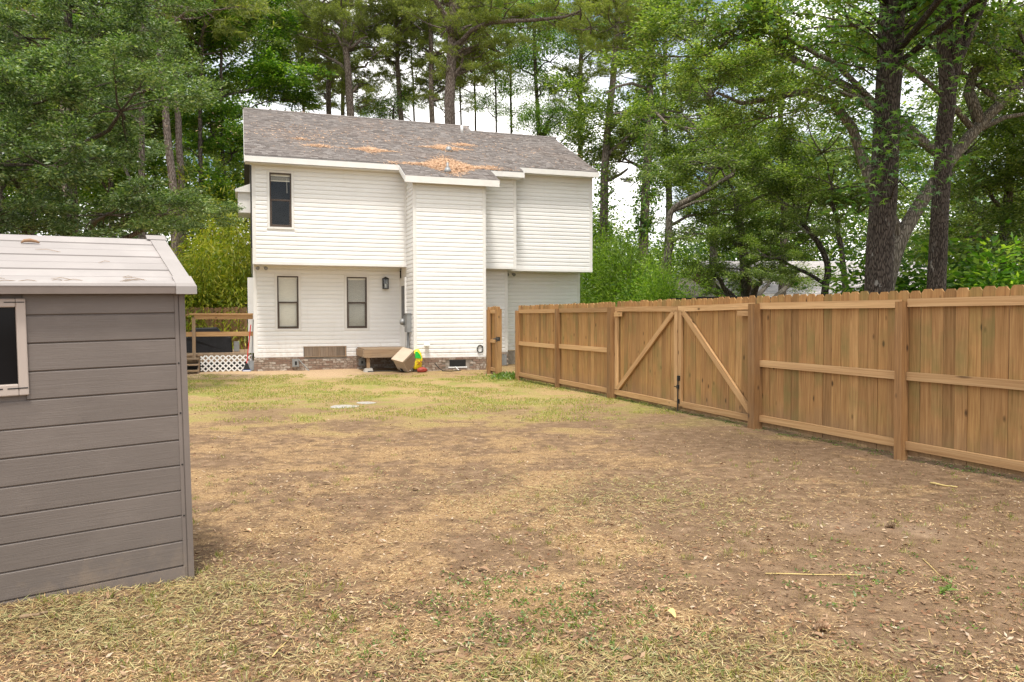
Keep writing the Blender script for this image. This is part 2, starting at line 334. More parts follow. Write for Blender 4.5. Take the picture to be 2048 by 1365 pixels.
# ------------------------------------------------------------------ mesh helpers
class MB:
    def __init__(s): s.v = []; s.f = []; s.mi = []
    def add(s, vs_, fs, mi=0):
        o = len(s.v); s.v += [tuple(p) for p in vs_]; s.f += [tuple(i+o for i in f) for f in fs]; s.mi += [mi]*len(fs); return s
    def box(s, x0, x1, y0, y1, z0, z1, mi=0):
        return s.add([(x0,y0,z0),(x1,y0,z0),(x1,y1,z0),(x0,y1,z0),(x0,y0,z1),(x1,y0,z1),(x1,y1,z1),(x0,y1,z1)],
              [(0,3,2,1),(4,5,6,7),(0,1,5,4),(1,2,6,5),(2,3,7,6),(3,0,4,7)], mi)
    def bar(s, a, b_, wx, wy, mi=0, upv=(0,0,1)):
        a = Vector(a); b_ = Vector(b_); d = (b_-a).normalized(); u_ = Vector(upv)
        if abs(d.dot(u_)) > .99: u_ = Vector((0,1,0))
        sx = d.cross(u_).normalized(); sy = sx.cross(d).normalized()
        vs_ = [p + sx*i*wx/2 + sy*j*wy/2 for p in (a, b_) for i, j in ((-1,-1),(1,-1),(1,1),(-1,1))]
        return s.add(vs_, [(0,1,2,3),(7,6,5,4),(0,4,5,1),(1,5,6,2),(2,6,7,3),(3,7,4,0)], mi)
    def tube(s, pts, rad, sides=8, mi=0, cap=True, wob=0, rng=None):
        pts = [Vector(p) for p in pts]; n = len(pts); rings = []
        if not hasattr(rad, '__len__'): rad = [rad]*n
        ref = Vector((1,0,0))
        for i, p in enumerate(pts):
            d = (pts[min(i+1,n-1)]-pts[max(i-1,0)]).normalized()
            a = ref - d*ref.dot(d)
            if a.length < .05: a = Vector((0,1,0)) - d*d.y
            a.normalize(); ref = a; b_ = d.cross(a)
            rr = []
            for k in range(sides):
                t = 2*PI*k/sides; q = rad[i]*(1+(rng.uniform(-wob, wob) if rng else 0))
                rr.append(p + (a*math.cos(t)+b_*math.sin(t))*q)
            rings.append(rr)
        vs_ = [q for r_ in rings for q in r_]; fs = []
        for i in range(n-1):
            for k in range(sides):
                k2 = (k+1) % sides; fs.append((i*sides+k, i*sides+k2, (i+1)*sides+k2, (i+1)*sides+k))
        if cap: fs += [tuple(range(sides))[::-1], tuple((n-1)*sides+k for k in range(sides))]
        return s.add(vs_, fs, mi)
    def prism(s, poly, ext, mi=0):
        """poly: list of 3d points (planar), extruded by vector ext."""
        e = Vector(ext); n = len(poly); vs_ = [Vector(p) for p in poly] + [Vector(p)+e for p in poly]
        fs = [tuple(range(n))[::-1], tuple(range(n, 2*n))] + [(i, (i+1)%n, (i+1)%n+n, i+n) for i in range(n)]
        return s.add(vs_, fs, mi)
    def lathe(s, prof, c=(0,0,0), sides=14, mi=0):
        vs_ = [(c[0]+r_*math.cos(2*PI*k/sides), c[1]+r_*math.sin(2*PI*k/sides), c[2]+z) for r_, z in prof for k in range(sides)]
        fs = [(i*sides+k, i*sides+(k+1)%sides, (i+1)*sides+(k+1)%sides, (i+1)*sides+k) for i in range(len(prof)-1) for k in range(sides)]
        fs += [tuple(range(sides))[::-1], tuple((len(prof)-1)*sides+k for k in range(sides))]
        return s.add(vs_, fs, mi)
    def mesh(s, name, mats, smooth=False, fix=True):
        me = bpy.data.meshes.new(name); me.from_pydata(s.v, [], s.f)
        for mt in (mats if isinstance(mats, (list, tuple)) else [mats]): me.materials.append(mt)
        if any(s.mi): me.polygons.foreach_set('material_index', s.mi)
        if fix:
            bm = bmesh.new(); bm.from_mesh(me); bmesh.ops.recalc_face_normals(bm, faces=bm.faces); bm.to_mesh(me); bm.free()
        if smooth: me.polygons.foreach_set('use_smooth', [True]*len(me.polygons))
        me.update(); return me
def link(name, data, parent=None, loc=None, rot=None, scale=None):
    o = bpy.data.objects.new(name, data); COL.objects.link(o)
    if parent is not None: o.parent = parent
    if loc is not None: o.location = loc
    if rot is not None: o.rotation_euler = rot
    if scale is not None: o.scale = scale
    return o
def tag(o, label=None, cat=None, group=None, kind=None):
    if label: o['label'] = label
    if cat: o['category'] = cat
    if group: o['group'] = group
    if kind: o['kind'] = kind
    return o
def thing(name, label, cat, loc=(0,0,0), rotz=0, group=None):
    return tag(link(name, None, None, loc, (0,0,rotz)), label, cat, group)
def quadmesh(name, quads, mats, mi=None, smooth=False):
    """quads: (N,4,3) array -> mesh of separate quads."""
    q = np.asarray(quads, np.float32); N = len(q)
    me = bpy.data.meshes.new(name); me.vertices.add(N*4); me.vertices.foreach_set('co', q.reshape(-1))
    me.loops.add(N*4); me.loops.foreach_set('vertex_index', np.arange(N*4, dtype=np.int32))
    me.polygons.add(N); me.polygons.foreach_set('loop_start', np.arange(0, N*4, 4, dtype=np.int32))
    for mt in (mats if isinstance(mats, (list, tuple)) else [mats]): me.materials.append(mt)
    if mi is not None: me.polygons.foreach_set('material_index', np.asarray(mi, np.int32))
    me.update(calc_edges=True); return me
def join_tubes(me_q, mb):
    """quads of an MB made only of quads."""
    V = np.array([tuple(p) for p in mb.v], np.float32); F = np.array([f for f in mb.f if len(f) == 4], np.int32)
    return V[F]
def unit(a): return a/np.maximum(np.linalg.norm(a, axis=-1, keepdims=True), 1e-9)
def leaf_quads(c, d, s, L, W):
    L = L[:, None]; W = W[:, None]
    return np.stack([c, c+d*L*.5+s*W*.5, c+d*L, c+d*L*.5-s*W*.5], 1)

# ------------------------------------------------------------------ ground
from mathutils import noise as mnoise
def gz(x, y):
    f = max(0, min(1, (42-abs(y-12))/14))
    z = .030*mnoise.noise((x*.35, y*.35, 0)) + .010*mnoise.noise((x*1.7, y*1.7, 3)) + .004*mnoise.noise((x*6, y*6, 5))
    z += .075*math.exp(-(((x+2.45)/.55)**2+((y-3.98)/.40)**2)) + .02*math.exp(-(((x+1.75)/.5)**2+((y-4.35)/.4)**2))
    return z*f
def axis(lo, hi, dense_lo, dense_hi, step):
    a = np.arange(dense_lo, dense_hi+1e-6, step)
    l = dense_lo - np.cumsum(step*1.45**np.arange(1, 60)); l = l[l > lo-400]
    h = dense_hi + np.cumsum(step*1.45**np.arange(1, 60)); h = h[h < hi+400]
    return np.concatenate([l[::-1], a, h])
gx = axis(-600, 600, -9, 8, .11); gy = axis(-400, 900, 2.2, 23, .11)
verts = [(float(x), float(y), gz(float(x), float(y))) for y in gy for x in gx]
nx = len(gx); faces = [(j*nx+i, j*nx+i+1, (j+1)*nx+i+1, (j+1)*nx+i) for j in range(len(gy)-1) for i in range(nx-1)]
gm = bpy.data.meshes.new('ground'); gm.from_pydata(verts, [], faces); gm.materials.append(M['ground']); gm.polygons.foreach_set('use_smooth', [True]*len(faces)); gm.update()
tag(link('ground', gm), kind='structure')

# ------------------------------------------------------------------ the house
TH = R(19.0); HO = Vector((-7.194, 21.8, 0))
house = thing('white_house', 'two storey white vinyl sided house with grey shingle roof and overhanging upper floor', 'house', HO, TH)
def hw(u, v, z): # house local -> world
    return Vector((HO.x + u*math.cos(TH) - v*math.sin(TH), HO.y + u*math.sin(TH) + v*math.cos(TH), z))
COURSE = .122; BT = .02
sid = MB()   # unit siding board along +x, outward is -y, one course high: dutch lap profile
prof = [(0, 0), (-.026, 0), (-.025, COURSE*.62), (-.003, COURSE*.99), (0, COURSE*.99)]
sid.add([(0, y, z) for y, z in prof] + [(1, y, z) for y, z in prof],
        [(0,1,6,5), (1,2,7,6), (2,3,8,7), (3,4,9,8), (4,0,5,9), (4,3,2,1,0), (5,6,7,8,9)])
SID = sid.mesh('siding_board', M['vinyl'])

def wall(name, u0, v0, ang, length, z0, z1, holes=(), boards=True, mat='vinyl', thick=.14, corner=(True, True)):
    """a wall whose outer core face runs from (u0,v0) along ang (house frame); outward is local -y. holes: (x0,x1,z0,z1)."""
    xs_ = sorted({0, length, *[h[0] for h in holes], *[h[1] for h in holes]}); zs = sorted({z0, z1, *[h[2] for h in holes], *[h[3] for h in holes]})
    mb = MB()
    for a, b_ in zip(xs_, xs_[1:]):
        for c, d in zip(zs, zs[1:]):
            if any(h[0]-1e-6 <= a and b_ <= h[1]+1e-6 and h[2]-1e-6 <= c and d <= h[3]+1e-6 for h in holes): continue
            mb.box(a, b_, 0, thick, c, d)
    wl = link(name, mb.mesh(name, M[mat]), house, (u0, v0, 0), (0, 0, ang))
    if boards:
        z = z0; H = [(h[0]-.075, h[1]+.075, h[2]-.06, h[3]+.06) for h in holes]
        while z < z1-.03:
            hh = min(COURSE, z1-z)
            segs = [(.0, length)]
            for h in H:
                if z+hh*.6 > h[2] and z+hh*.4 < h[3]:
                    ns = []
                    for a, b_ in segs:
                        if h[1] <= a or h[0] >= b_: ns.append((a, b_)); continue
                        if h[0] > a+.02: ns.append((a, h[0]))
                        if h[1] < b_-.02: ns.append((h[1], b_))
                    segs = ns
            for a, b_ in segs:
                link('siding_board', SID, wl, (a, random.uniform(-.0015, 0), z), (0, 0, 0), (b_-a, 1, hh/COURSE))
            z += COURSE
    # corner posts
    cm = MB()
    if corner[0]: cm.box(-.03, .07, -.03, .002, z0-.004, z1)
    if corner[1]: cm.box(length-.07, length+.03, -.03, .002, z0-.004, z1)
    if cm.v: link('corner_trim', cm.mesh('corner_trim', M['trim']), wl)
    return wl

def window(wl, x0, x1, z0, z1, blind):
    """double hung: casing of white vinyl, bronze frame, two sashes, glass, blinds inside. Part of the house: built in wall coordinates."""
    base = wl.location; ang = wl.rotation_euler.z
    wd = link('window', None, house, base, (0,0,ang))
    fr = MB(); t = .035
    for a, b_, c, d in ((x0, x0+t, z0, z1), (x1-t, x1, z0, z1), (x0+t, x1-t, z1-t, z1), (x0+t, x1-t, z0, z0+t*1.3)): fr.box(a, b_, -.022, .06, c, d)
    zm = (z0+z1)/2; fr.box(x0+t, x1-t, -.014, .04, zm-.025, zm+.02)
    for a, b_ in ((x0+t, x0+t+.022), (x1-t-.022, x1-t)): fr.box(a, b_, -.012, .03, z0+t*1.3, zm-.025)
    fr.box(x0+t+.022, x1-t-.022, -.012, .03, z0+t*1.3, z0+t*1.3+.02)
    link('frame', fr.mesh('frame', M['bronze']), wd)
    ca = MB(); k = .07
    for a, b_, c, d in ((x0-k, x0-.002, z0-k+.01, z1+k-.01), (x1+.002, x1+k, z0-k+.01, z1+k-.01), (x0-.002, x1+.002, z1+.002, z1+k-.01), (x0-.002, x1+.002, z0-k+.01, z0-.002)): ca.box(a, b_, -.034, .01, c, d)
    link('casing', ca.mesh('casing', M['trim']), wd)
    g1 = MB(); g1.add([(x0+t,.018,zm+.02),(x1-t,.018,zm+.02),(x1-t,.018,z1-t),(x0+t,.018,z1-t)], [(0,1,2,3)]); link('pane', g1.mesh('pane', M['glass'], fix=False), wd)
    g2 = MB(); g2.add([(x0+t+.022,.008,z0+t*1.3+.02),(x1-t-.022,.008,z0+t*1.3+.02),(x1-t-.022,.008,zm-.025),(x0+t+.022,.008,zm-.025)], [(0,1,2,3)]); link('pane', g2.mesh('pane', M['glass'], fix=False), wd)
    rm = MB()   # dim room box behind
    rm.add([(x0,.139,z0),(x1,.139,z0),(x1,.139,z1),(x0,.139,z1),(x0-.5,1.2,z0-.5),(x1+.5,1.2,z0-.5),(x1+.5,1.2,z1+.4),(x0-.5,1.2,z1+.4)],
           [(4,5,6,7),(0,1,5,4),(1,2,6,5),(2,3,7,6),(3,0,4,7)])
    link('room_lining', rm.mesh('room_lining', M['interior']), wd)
    if blind:
        top, bot, tilt = blind
        bl = MB(); z = z1-t-.02
        bl.box(x0+t, x1-t, .05, .085, z-.03, z+.02)
        z -= .05
        sl = MB(); sl.bar((0, .004, 0), (1, .004, 0), .030, .0016); SL = sl.mesh('slat', M['blind'])
        while z > z0+.045 and z > bot:
            link('slat', SL, wd, (x0+t+.006, .065, z), (tilt, 0, 0), (x1-x0-2*t-.012, 1, 1)); z -= .0275 if bot < z1-.3 else .012
        bl.box(x0+t+.004, x1-t-.004, .055, .08, max(z, z0+.03)-.012, max(z, z0+.03)+.008)
        if bot > z1-.3: bl.bar((x1-.12, .045, z1-.12), (x1-.115, .045, z1-.55), .008, .008)
        link('blind_rail', bl.mesh('blind_rail', M['blind']), wd)
    return wd

ZB = .42; ZO = 3.12; ZE = 5.86
wp0 = wall('upper_wall', 0, 0, 0, 4.30, ZO, ZE, [(.44, 1.03, 4.10, 5.61)])
window(wp0, .44, 1.03, 4.10, 5.61, (0, 5.40, R(20)))
wl0 = wall('lower_wall', .02, .85, 0, 4.24, ZB, ZO-.02, [(.63, 1.23, 1.23, 2.77), (2.63, 3.23, 1.23, 2.77)], corner=(True, False))
window(wl0, .63, 1.23, 1.23, 2.77, (0, 0, R(68)))
window(wl0, 2.63, 3.23, 1.23, 2.77, (0, 0, R(40)))
wbf = wall('chimney_wall', 4.32, -1.0, 0, 2.10, ZB, 5.48)
wbs = wall('chimney_side_wall', 4.32, 0.0, -PI/2, 1.0, ZB, 5.60, corner=(False, False))
wa = wall('upper_wall', 6.42, 0, 0, 1.30, ZO, ZE, corner=(False, True))
wb = wall('upper_wall', 7.72, .5, 0, 2.82, ZO-.02, 6.10, corner=(False, True))
wla = wall('lower_wall', 6.42, .80, 0, 1.28, ZB+.04, ZO-.02, corner=(False, True))
wlb = wall('lower_wall', 7.72, 1.50, 0, 2.82, ZB+.04, ZO-.04, corner=(False, True))
# left and right ends, back, and soffits: seen edge-on, one mesh each
gl = MB(); gl.prism([(0, .14, ZO), (0, 10, ZO), (0, 10, 6.1), (0, 4.95, 8.55), (0, .14, 5.95)], (.12, 0, 0)); gl.box(.02, .14, .85+.14, 10, ZB, ZO)
for k in range(1, 60): # lapped courses on the gable end
    z = ZB + k*COURSE
    if z < 6.0 and z > ZO+.05: gl.add([(-.015, 0, z), (-.015, 10, z), (.002, 10, z+.11), (.002, 0, z+.11), (.002, 0, z), (.002, 10, z)], [(0,1,2,3), (0,4,5,1)])
link('gable_wall', gl.mesh('gable_wall', M['grey_side']), house)
grr = MB(); grr.prism([(10.42, .64, ZO), (10.42, 9.0, ZO), (10.42, 9, 5.9), (10.42, 4.1, 8.1), (10.42, .64, 6.1)], (.12, 0, 0)); grr.box(10.42, 10.54, 1.64, 9, ZB, ZO)
grr.box(6.30, 6.42, -.86, 0, ZB, 5.5); grr.box(7.58, 7.72, .94, 1.5, ZB, ZO); grr.box(0, 10.5, 9.9, 10, ZB, 6.0)
link('end_wall', grr.mesh('end_wall', M['vinyl']), house)
for bxs in ((0, 4.32, .02, .99, ZO-.06, ZO-.004), (6.42, 7.72, .02, 1.5, ZO-.06, ZO-.004), (7.72, 10.52, .52, 1.64, ZO-.08, ZO-.024), (-.2, 4.1, -.33, -.002, 5.80, 5.815), (6.5, 7.85, -.33, -.002, 5.80, 5.815), (7.73, 10.5, .17, .498, 6.06, 6.075)):
    so = MB(); so.box(*bxs); link('soffit', so.mesh('soffit', M['soffit']), house)
for bxs in ((-.03, 4.30, -.036, 0, ZO-.075, ZO), (6.45, 7.75, -.036, 0, ZO-.075, ZO), (7.755, 10.57, .464, .5, ZO-.095, ZO-.02), (0, 4.29, -.028, 0, ZE-.075, ZE), (4.4, 6.36, -1.028, -1.0, 5.40, 5.48), (6.45, 7.66, -.028, 0, ZE-.075, ZE), (7.75, 10.48, .472, .5, 6.0, 6.1),
            (.02, 4.26, .82, .85, ZB-.025, ZB+.005), (4.29, 6.45, -1.03, -1.0, ZB-.025, ZB+.005), (6.45, 7.73, .775, .80, ZB+.015, ZB+.045)):
    bb = MB(); bb.box(*bxs); link('band_trim', bb.mesh('band_trim', M['trim']), house)
fl = MB(); fl.box(.1, 10.4, 1.7, 9.8, ZO-.1, ZO-.09); fl.box(.05, 4.3, .2, 9, ZO-.01, ZO+.02); link('floor_deck', fl.mesh('floor_deck', M['interior']), house)

# roof: one plane, stepped eaves
MS = .5; ZR = 6.03
def rz(v): return ZR + MS*(v+.25)
RS = 1/math.sqrt(1+MS*MS)
def rspan(v):
    if v < -.35: return [(4.05, 6.78)]
    if v < .15: return [(-.2, 7.88)]
    return [(-.2, 10.62)]
deck = MB()
def slab(u0, u1, v0, v1, t=.05, off=0):
    deck.add([(u0,v0,rz(v0)-off), (u1,v0,rz(v0)-off), (u1,v1,rz(v1)-off), (u0,v1,rz(v1)-off), (u0,v0,rz(v0)-t-off), (u1,v0,rz(v0)-t-off), (u1,v1,rz(v1)-t-off), (u0,v1,rz(v1)-t-off)],
             [(0,1,2,3),(7,6,5,4),(0,4,5,1),(1,5,6,2),(2,6,7,3),(3,7,4,0)])
slab(4.05, 6.78, -1.25, -.35); slab(-.2, 7.88, -.35, .15); slab(-.2, 7.48, .15, 4.75); slab(7.48, 10.62, .15, 4.1)
for u0, u1, vr, vb in ((-.2, 7.48, 4.75, 10.3), (7.48, 10.62, 4.1, 9.3)):
    z1_, z0_ = rz(vr), rz(vr)-.45*(vb-vr)
    deck.add([(u0,vr,z1_), (u1,vr,z1_), (u1,vb,z0_), (u0,vb,z0_), (u0,vr,z1_-.05), (u1,vr,z1_-.05), (u1,vb,z0_-.05), (u0,vb,z0_-.05)], [(0,1,2,3),(7,6,5,4),(0,4,5,1),(1,5,6,2),(2,6,7,3),(3,7,4,0)])
roof = link('roof', deck.mesh('roof', M['darkshingle']), house)
sh = MB(); rs = random.Random(4); exp_ = .125*RS
v = -1.27
while v < 4.76:
    for (a, b_) in rspan(v+.01):
        a -= .02; b_ += .02
        if v > 4.1: b_ = min(b_, 7.50)
        u_ = a
        first = True
        while u_ < b_-.02:
            wd_ = rs.uniform(.09, .21); u2 = min(u_+wd_, b_)
            t0 = rs.uniform(.014, .034); v1 = min(v+exp_*1.35, 4.77 if u2 < 7.5 else 4.13)
            lift0, lift1 = .004+t0, .006
            sh.add([(u_+.003, v, rz(v)+lift0), (u2-.003, v, rz(v)+lift0), (u2-.003, v1, rz(v1)+lift1), (u_+.003, v1, rz(v1)+lift1), (u_+.003, v, rz(v)-.004), (u2-.003, v, rz(v)-.004)], [(0,1,2,3), (0,4,5,1)])
            u_ = u2
    v += exp_
tag(link('shingles', sh.mesh('shingles', M['shingle'], fix=False), roof), kind='stuff')
rc = MB(); u_ = -.2
while u_ < 7.45:
    rc.add([(u_, 4.62, rz(4.62)+.03), (u_+.28, 4.62, rz(4.62)+.03), (u_+.28, 4.76, rz(4.75)+.035), (u_, 4.76, rz(4.75)+.035), (u_+.28, 4.9, rz(4.62)+.03), (u_, 4.9, rz(4.62)+.03)], [(0,1,2,3), (3,2,4,5)]); u_ += .29
while u_ < 10.6:
    rc.add([(u_, 3.97, rz(3.97)+.03), (u_+.28, 3.97, rz(3.97)+.03), (u_+.28, 4.11, rz(4.1)+.035), (u_, 4.11, rz(4.1)+.035), (u_+.28, 4.25, rz(3.97)+.03), (u_, 4.25, rz(3.97)+.03)], [(0,1,2,3), (3,2,4,5)]); u_ += .29
tag(link('ridge_cap', rc.mesh('ridge_cap', M['shingle'], fix=False), roof), kind='stuff')
def fascia(u0, u1, v, h=.17):
    f = MB(); z = rz(v)-.052; f.box(u0, u1, v-.025, v, z-h+.06, z+.045); link('fascia', f.mesh('fascia', M['trim']), house)
fascia(-.22, 4.05, -.35); fascia(4.03, 6.80, -1.25, .2); fascia(6.80, 7.90, -.35); fascia(7.90, 10.64, .15)
def rake(u, v0, v1, side):
    f = MB(); a, b_ = (u-.025, u) if side < 0 else (u, u+.025)
    f.add([(x, vv, rz(vv)-d) for x in (a, b_) for vv, d in ((v0, .02), (v1, .02), (v1, .19), (v0, .19))], [(0,1,2,3),(7,6,5,4),(0,4,5,1),(1,5,6,2),(2,6,7,3),(3,7,4,0)])
    link('rake_board', f.mesh('rake_board', M['trim']), house)
rake(4.05, -1.25, -.377, -1); rake(-.2, -.35, 4.7, -1); rake(10.62, .15, 4.05, 1); rake(6.78, -1.25, -.38, 1); rake(7.88, -.35, .12, 1); rake(7.48, 4.1, 4.72, 1)
# wall between the stepped eaves
cl = MB(); cl.box(4.33, 6.41, -.98, -.02, 5.42, 5.60); link('eave_return', cl.mesh('eave_return', M['soffit']), house)
# roof vents and white pipe
def roofpipe(name, u, v, r_, h, mat, flash=True):
    p = MB(); p.tube([(u, v, rz(v)-.02), (u, v, rz(v)+h)], r_, 12, 0)
    if flash: p.lathe([(.13, -.04), (.10, .05), (.06, .12)], (u, v, rz(v)+.02), 12, 0)
    link(name, p.mesh(name, mat, True), roof)
roofpipe('vent_pipe', 5.96, 1.38, .045, .15, M['galv']); roofpipe('vent_pipe', 5.37, -.78, .035, .28, M['galv']); roofpipe('white_pipe', 7.05, 3.75, .05, .26, M['whiteplastic'], False)
# drifts of pine straw on the roof
rng = np.random.default_rng(11)
def drift(name, u, v, su, sv, n, tri=False):
    a = rng.normal(0, 1, n); b_ = rng.normal(0, 1, n)
    uu = u + a*su; vv = v + b_*sv*(np.clip(1.5-np.abs(a), .15, 1.5) if tri else 1)
    k = (vv > -1.2) & ((vv > -.33) | ((uu > 4.1) & (uu < 6.72))); uu, vv = uu[k], vv[k]; n = len(uu)
    zz = ZR + MS*(vv+.25) + .022 + rng.uniform(0, .035, n)*np.exp(-((uu-u)/su)**2)
    th = rng.uniform(0, 2*PI, n); d = np.stack([np.cos(th), np.sin(th)*.9, np.sin(th)*.45+rng.normal(0, .12, n)], 1)
    d = unit(d); s = unit(np.cross(d, np.array([0, -.45, .9]) + rng.normal(0, .3, (n, 3))))
    q = leaf_quads(np.stack([uu, vv, zz], 1), d, s, rng.uniform(.06, .17, n), rng.uniform(.008, .02, n))
    tag(link(name, quadmesh(name, q, M['pinestraw']), roof), kind='stuff')
drift('pine_straw', 5.55, -.24, .60, .26, 11000, True); drift('pine_straw', 5.9, 1.62, .36, .12, 2200, True); drift('pine_straw', 6.65, 2.15, .2, .07, 500)
drift('pine_straw', 3.42, .86, .30, .10, 2000, True); drift('pine_straw', 1.9, .9, .22, .05, 350); drift('pine_straw', 1.4, 1.5, .12, .03, 120)
drift('pine_straw', 4.8, 2.3, 2.6, 1.3, 700); drift('pine_straw', 1.6, 2.0, 1.1, .8, 420); drift('pine_straw', 6.9, -.1, .25, .05, 200); drift('pine_straw', 8.5, 1.9, .9, .8, 160)

# brick foundation: every brick
BR = MB(); BR.box(-.097, .097, -.03, .05, -.029, .029); BR = BR.mesh('brick', M['brick'])
def foundation(u0, v0, ang, length, z1, skip=()):
    mb = MB(); mb.box(0, length, .0, .2, -.3, z1); f = link('foundation', mb.mesh('foundation', M['mortar']), house, (u0, v0, 0), (0,0,ang))
    z = z1-.032; row = 0
    while z > -.03:
        x = .10 - (.10 if row % 2 else 0)
        while x < length:
            a, b_ = max(x-.097, 0), min(x+.097, length)
            if b_-a > .05 and not any(s[0] < x < s[1] and s[2] < z < s[3] for s in skip):
                link('brick', BR, f, ((a+b_)/2, random.uniform(-.006, .004), z), (0, 0, random.uniform(-.012, .012)), ((b_-a)/.194, 1, 1))
            x += .204
        z -= .067; row += 1
    return f
foundation(-.02, .83, 0, 4.30, ZB-.027, [(1.38, 2.62, .30, .5)]); foundation(4.30, -1.02, 0, 2.14, ZB-.027, [(.90, 1.66, .06, .34)]); foundation(4.30, .83, -PI/2, 1.85, ZB-.027, [(0, 2, -1, 1)])
foundation(6.44, .78, 0, 1.30, ZB+.013, [(.98, 1.22, 0, .34)]); foundation(7.72, 1.48, 0, 2.8, ZB+.013, [(0, 3, -1, 1)])
# crawl space opening, vents, patch boards
cv = MB(); cv.box(5.34, 5.82, -1.052, -1.0, .125, .31); cv_o = link('crawl_vent', cv.mesh('crawl_vent', M['black']), house)
cs = MB(); cs.box(5.30, 5.86, -1.06, -1.0, .085, .12); link('sill', cs.mesh('sill', M['whiteplastic']), cv_o)
fv = MB(); fv.box(7.40, 7.68, .74, .775, .02, .36); link('foundation_vent', fv.mesh('foundation_vent', M['galv']), house)
for px0, z0_, z1_ in ((1.05, .10, .33), (2.98, .10, .30)):
    bx = MB(); bx.box(px0, px0+.19, .735, .80, z0_, z1_); bx.box(px0+.02, px0+.17, .725, .735, z0_+.03, z1_-.03)
    uo = link('utility_box', bx.mesh('utility_box', M['galv']), house)
    sl = MB(); sl.box(px0+.07, px0+.13, .717, .725, z0_+.06, z1_-.06); link('outlet', sl.mesh('outlet', M['black']), uo)
pb = link('boarded_opening', None, house, (1.38, .83, 0))
bk = MB(); bk.box(0, 1.24, -.015, .0, .375, .68); link('backing_board', bk.mesh('backing_board', M['black']), pb)
PL = MB(); PL.box(-.115, .115, -.02, 0, 0, .27); PL = PL.mesh('plank', M['barnwood'])
for k, x in enumerate((.135, .37, .605, .84, 1.075)): link('plank', PL, pb, (x, -.016-.004*(k % 2), .40+random.uniform(-.008, .008)), (0, random.uniform(-.01, .01), 0), (1.0-.0*k, 1, 1))
t1 = MB(); t1.box(0, 1.24, -.045, -.015, .385, .405); t1.box(-.01, 1.25, -.03, -.002, .678, .70); t1.box(1.2, 1.24, -.045, -.015, .405, .678); link('edging', t1.mesh('edging', M['oldwoodx']), pb)
# side door inside the recess
dr = link('door', None, house, (4.30, .84, 0), (0, 0, -PI/2))
d1 = MB(); d1.box(-.02, .08, -.05, 0, ZB+.2, 2.75); d1.box(.78, .84, -.05, 0, ZB+.2, 2.75); d1.box(.08, .78, -.05, 0, 2.66, 2.75); link('door_frame', d1.mesh('door_frame', M['trim']), dr)
d2 = MB(); d2.box(.08, .78, -.03, 0, ZB+.22, 2.66); dl = link('door_leaf', d2.mesh('door_leaf', M['whiteplastic']), dr)
d3 = MB(); d3.box(.2, .66, -.034, -.03, 1.5, 2.5); link('door_glass', d3.mesh('door_glass', M['glassdark']), dr)
d4 = MB(); d4.tube([(.7, -.03, 1.50), (.7, -.08, 1.50)], .03, 10); d4.tube([(.7, -.03, 1.66), (.7, -.06, 1.66)], .025, 10); link('handle', d4.mesh('handle', M['black']), dr)
dw = MB(); dw.box(.0, .85, .0, .12, ZB, ZO-.06); link('side_wall', dw.mesh('side_wall', M['vinyl']), house, (4.305, .85, 0), (0, 0, -PI/2))
# side bay high on the left gable, and trim post
sb = MB(); sb.box(-.42, .0, 4.2, 5.6, 5.0, 5.75); sb.add([(-.5, 4.1, 5.74), (0, 4.1, 5.95), (0, 5.7, 5.95), (-.5, 5.7, 5.74), (-.5, 4.1, 5.66), (0, 4.1, 5.66), (0, 5.7, 5.66), (-.5, 5.7, 5.66)], [(0,1,2,3),(0,4,5,1),(0,3,7,4),(4,7,6,5)])
link('side_bay', sb.mesh('side_bay', M['trim']), house)
lp = MB(); lp.box(-.16, .015, 1.6, 2.6, .5, 2.75); link('side_door_surround', lp.mesh('side_door_surround', M['trim']), house)

# things fixed to the house
def lantern():
    t = thing('porch_lantern', 'black framed porch lantern on the white wall above the wooden stoop', 'lantern', hw(3.80, .835, 2.62), TH)
    b_ = MB(); b_.box(-.05, .05, -.02, 0, -.16, .10); link('back_plate', b_.mesh('back_plate', M['black']), t)
    f = MB()
    for x in (-.075, .075):
        for y in (-.19, -.04): f.box(x-.009, x+.009, y-.009, y+.009, -.19, .10)
    f.box(-.085, .085, -.20, -.03, -.205, -.185); f.box(-.09, .09, -.205, -.025, .09, .115); f.add([(-.09,-.205,.115),(.09,-.205,.115),(.09,-.025,.115),(-.09,-.025,.115),(0,-.115,.17)], [(0,1,4),(1,2,4),(2,3,4),(3,0,4),(3,2,1,0)])
    f.box(-.012, .012, -.13, 0, .03, .05)
    link('cage', f.mesh('cage', M['black']), t)
    g = MB(); g.box(-.068, .068, -.182, -.048, -.185, .09); link('glass', g.mesh('glass', M['glass']), t)
    c = MB(); c.tube([(0, -.115, -.18), (0, -.115, -.05)], .028, 10); link('candle', c.mesh('candle', M['whiteplastic'], True), t)
lantern()
def flood(label, u, v, z):
    t = thing('floodlight', label, 'floodlight', hw(u, v, z), TH, 'floodlights under the overhangs')
    b_ = MB(); b_.lathe([(.05, 0), (.06, -.03), (.03, -.05)], (0,0,0), 12); b_.tube([(0,0,-.04), (-.09,-.03,-.08)], .014, 8); b_.tube([(0,0,-.04), (.09,-.03,-.08)], .014, 8); link('mount', b_.mesh('mount', M['whiteplastic']), t)
    for s in (-1, 1):
        h = MB(); h.tube([(s*.08, 0, -.07), (s*.10, -.06, -.09), (s*.115, -.12, -.11)], [.025, .045, .055], 12); link('lamp_head', h.mesh('lamp_head', M['galv'], True), t)
flood('small twin head floodlight under the overhang at the left corner', .22, .45, ZO-.06); flood('small twin head floodlight under the overhang beside the short fence', 7.95, 1.2, ZO-.08)
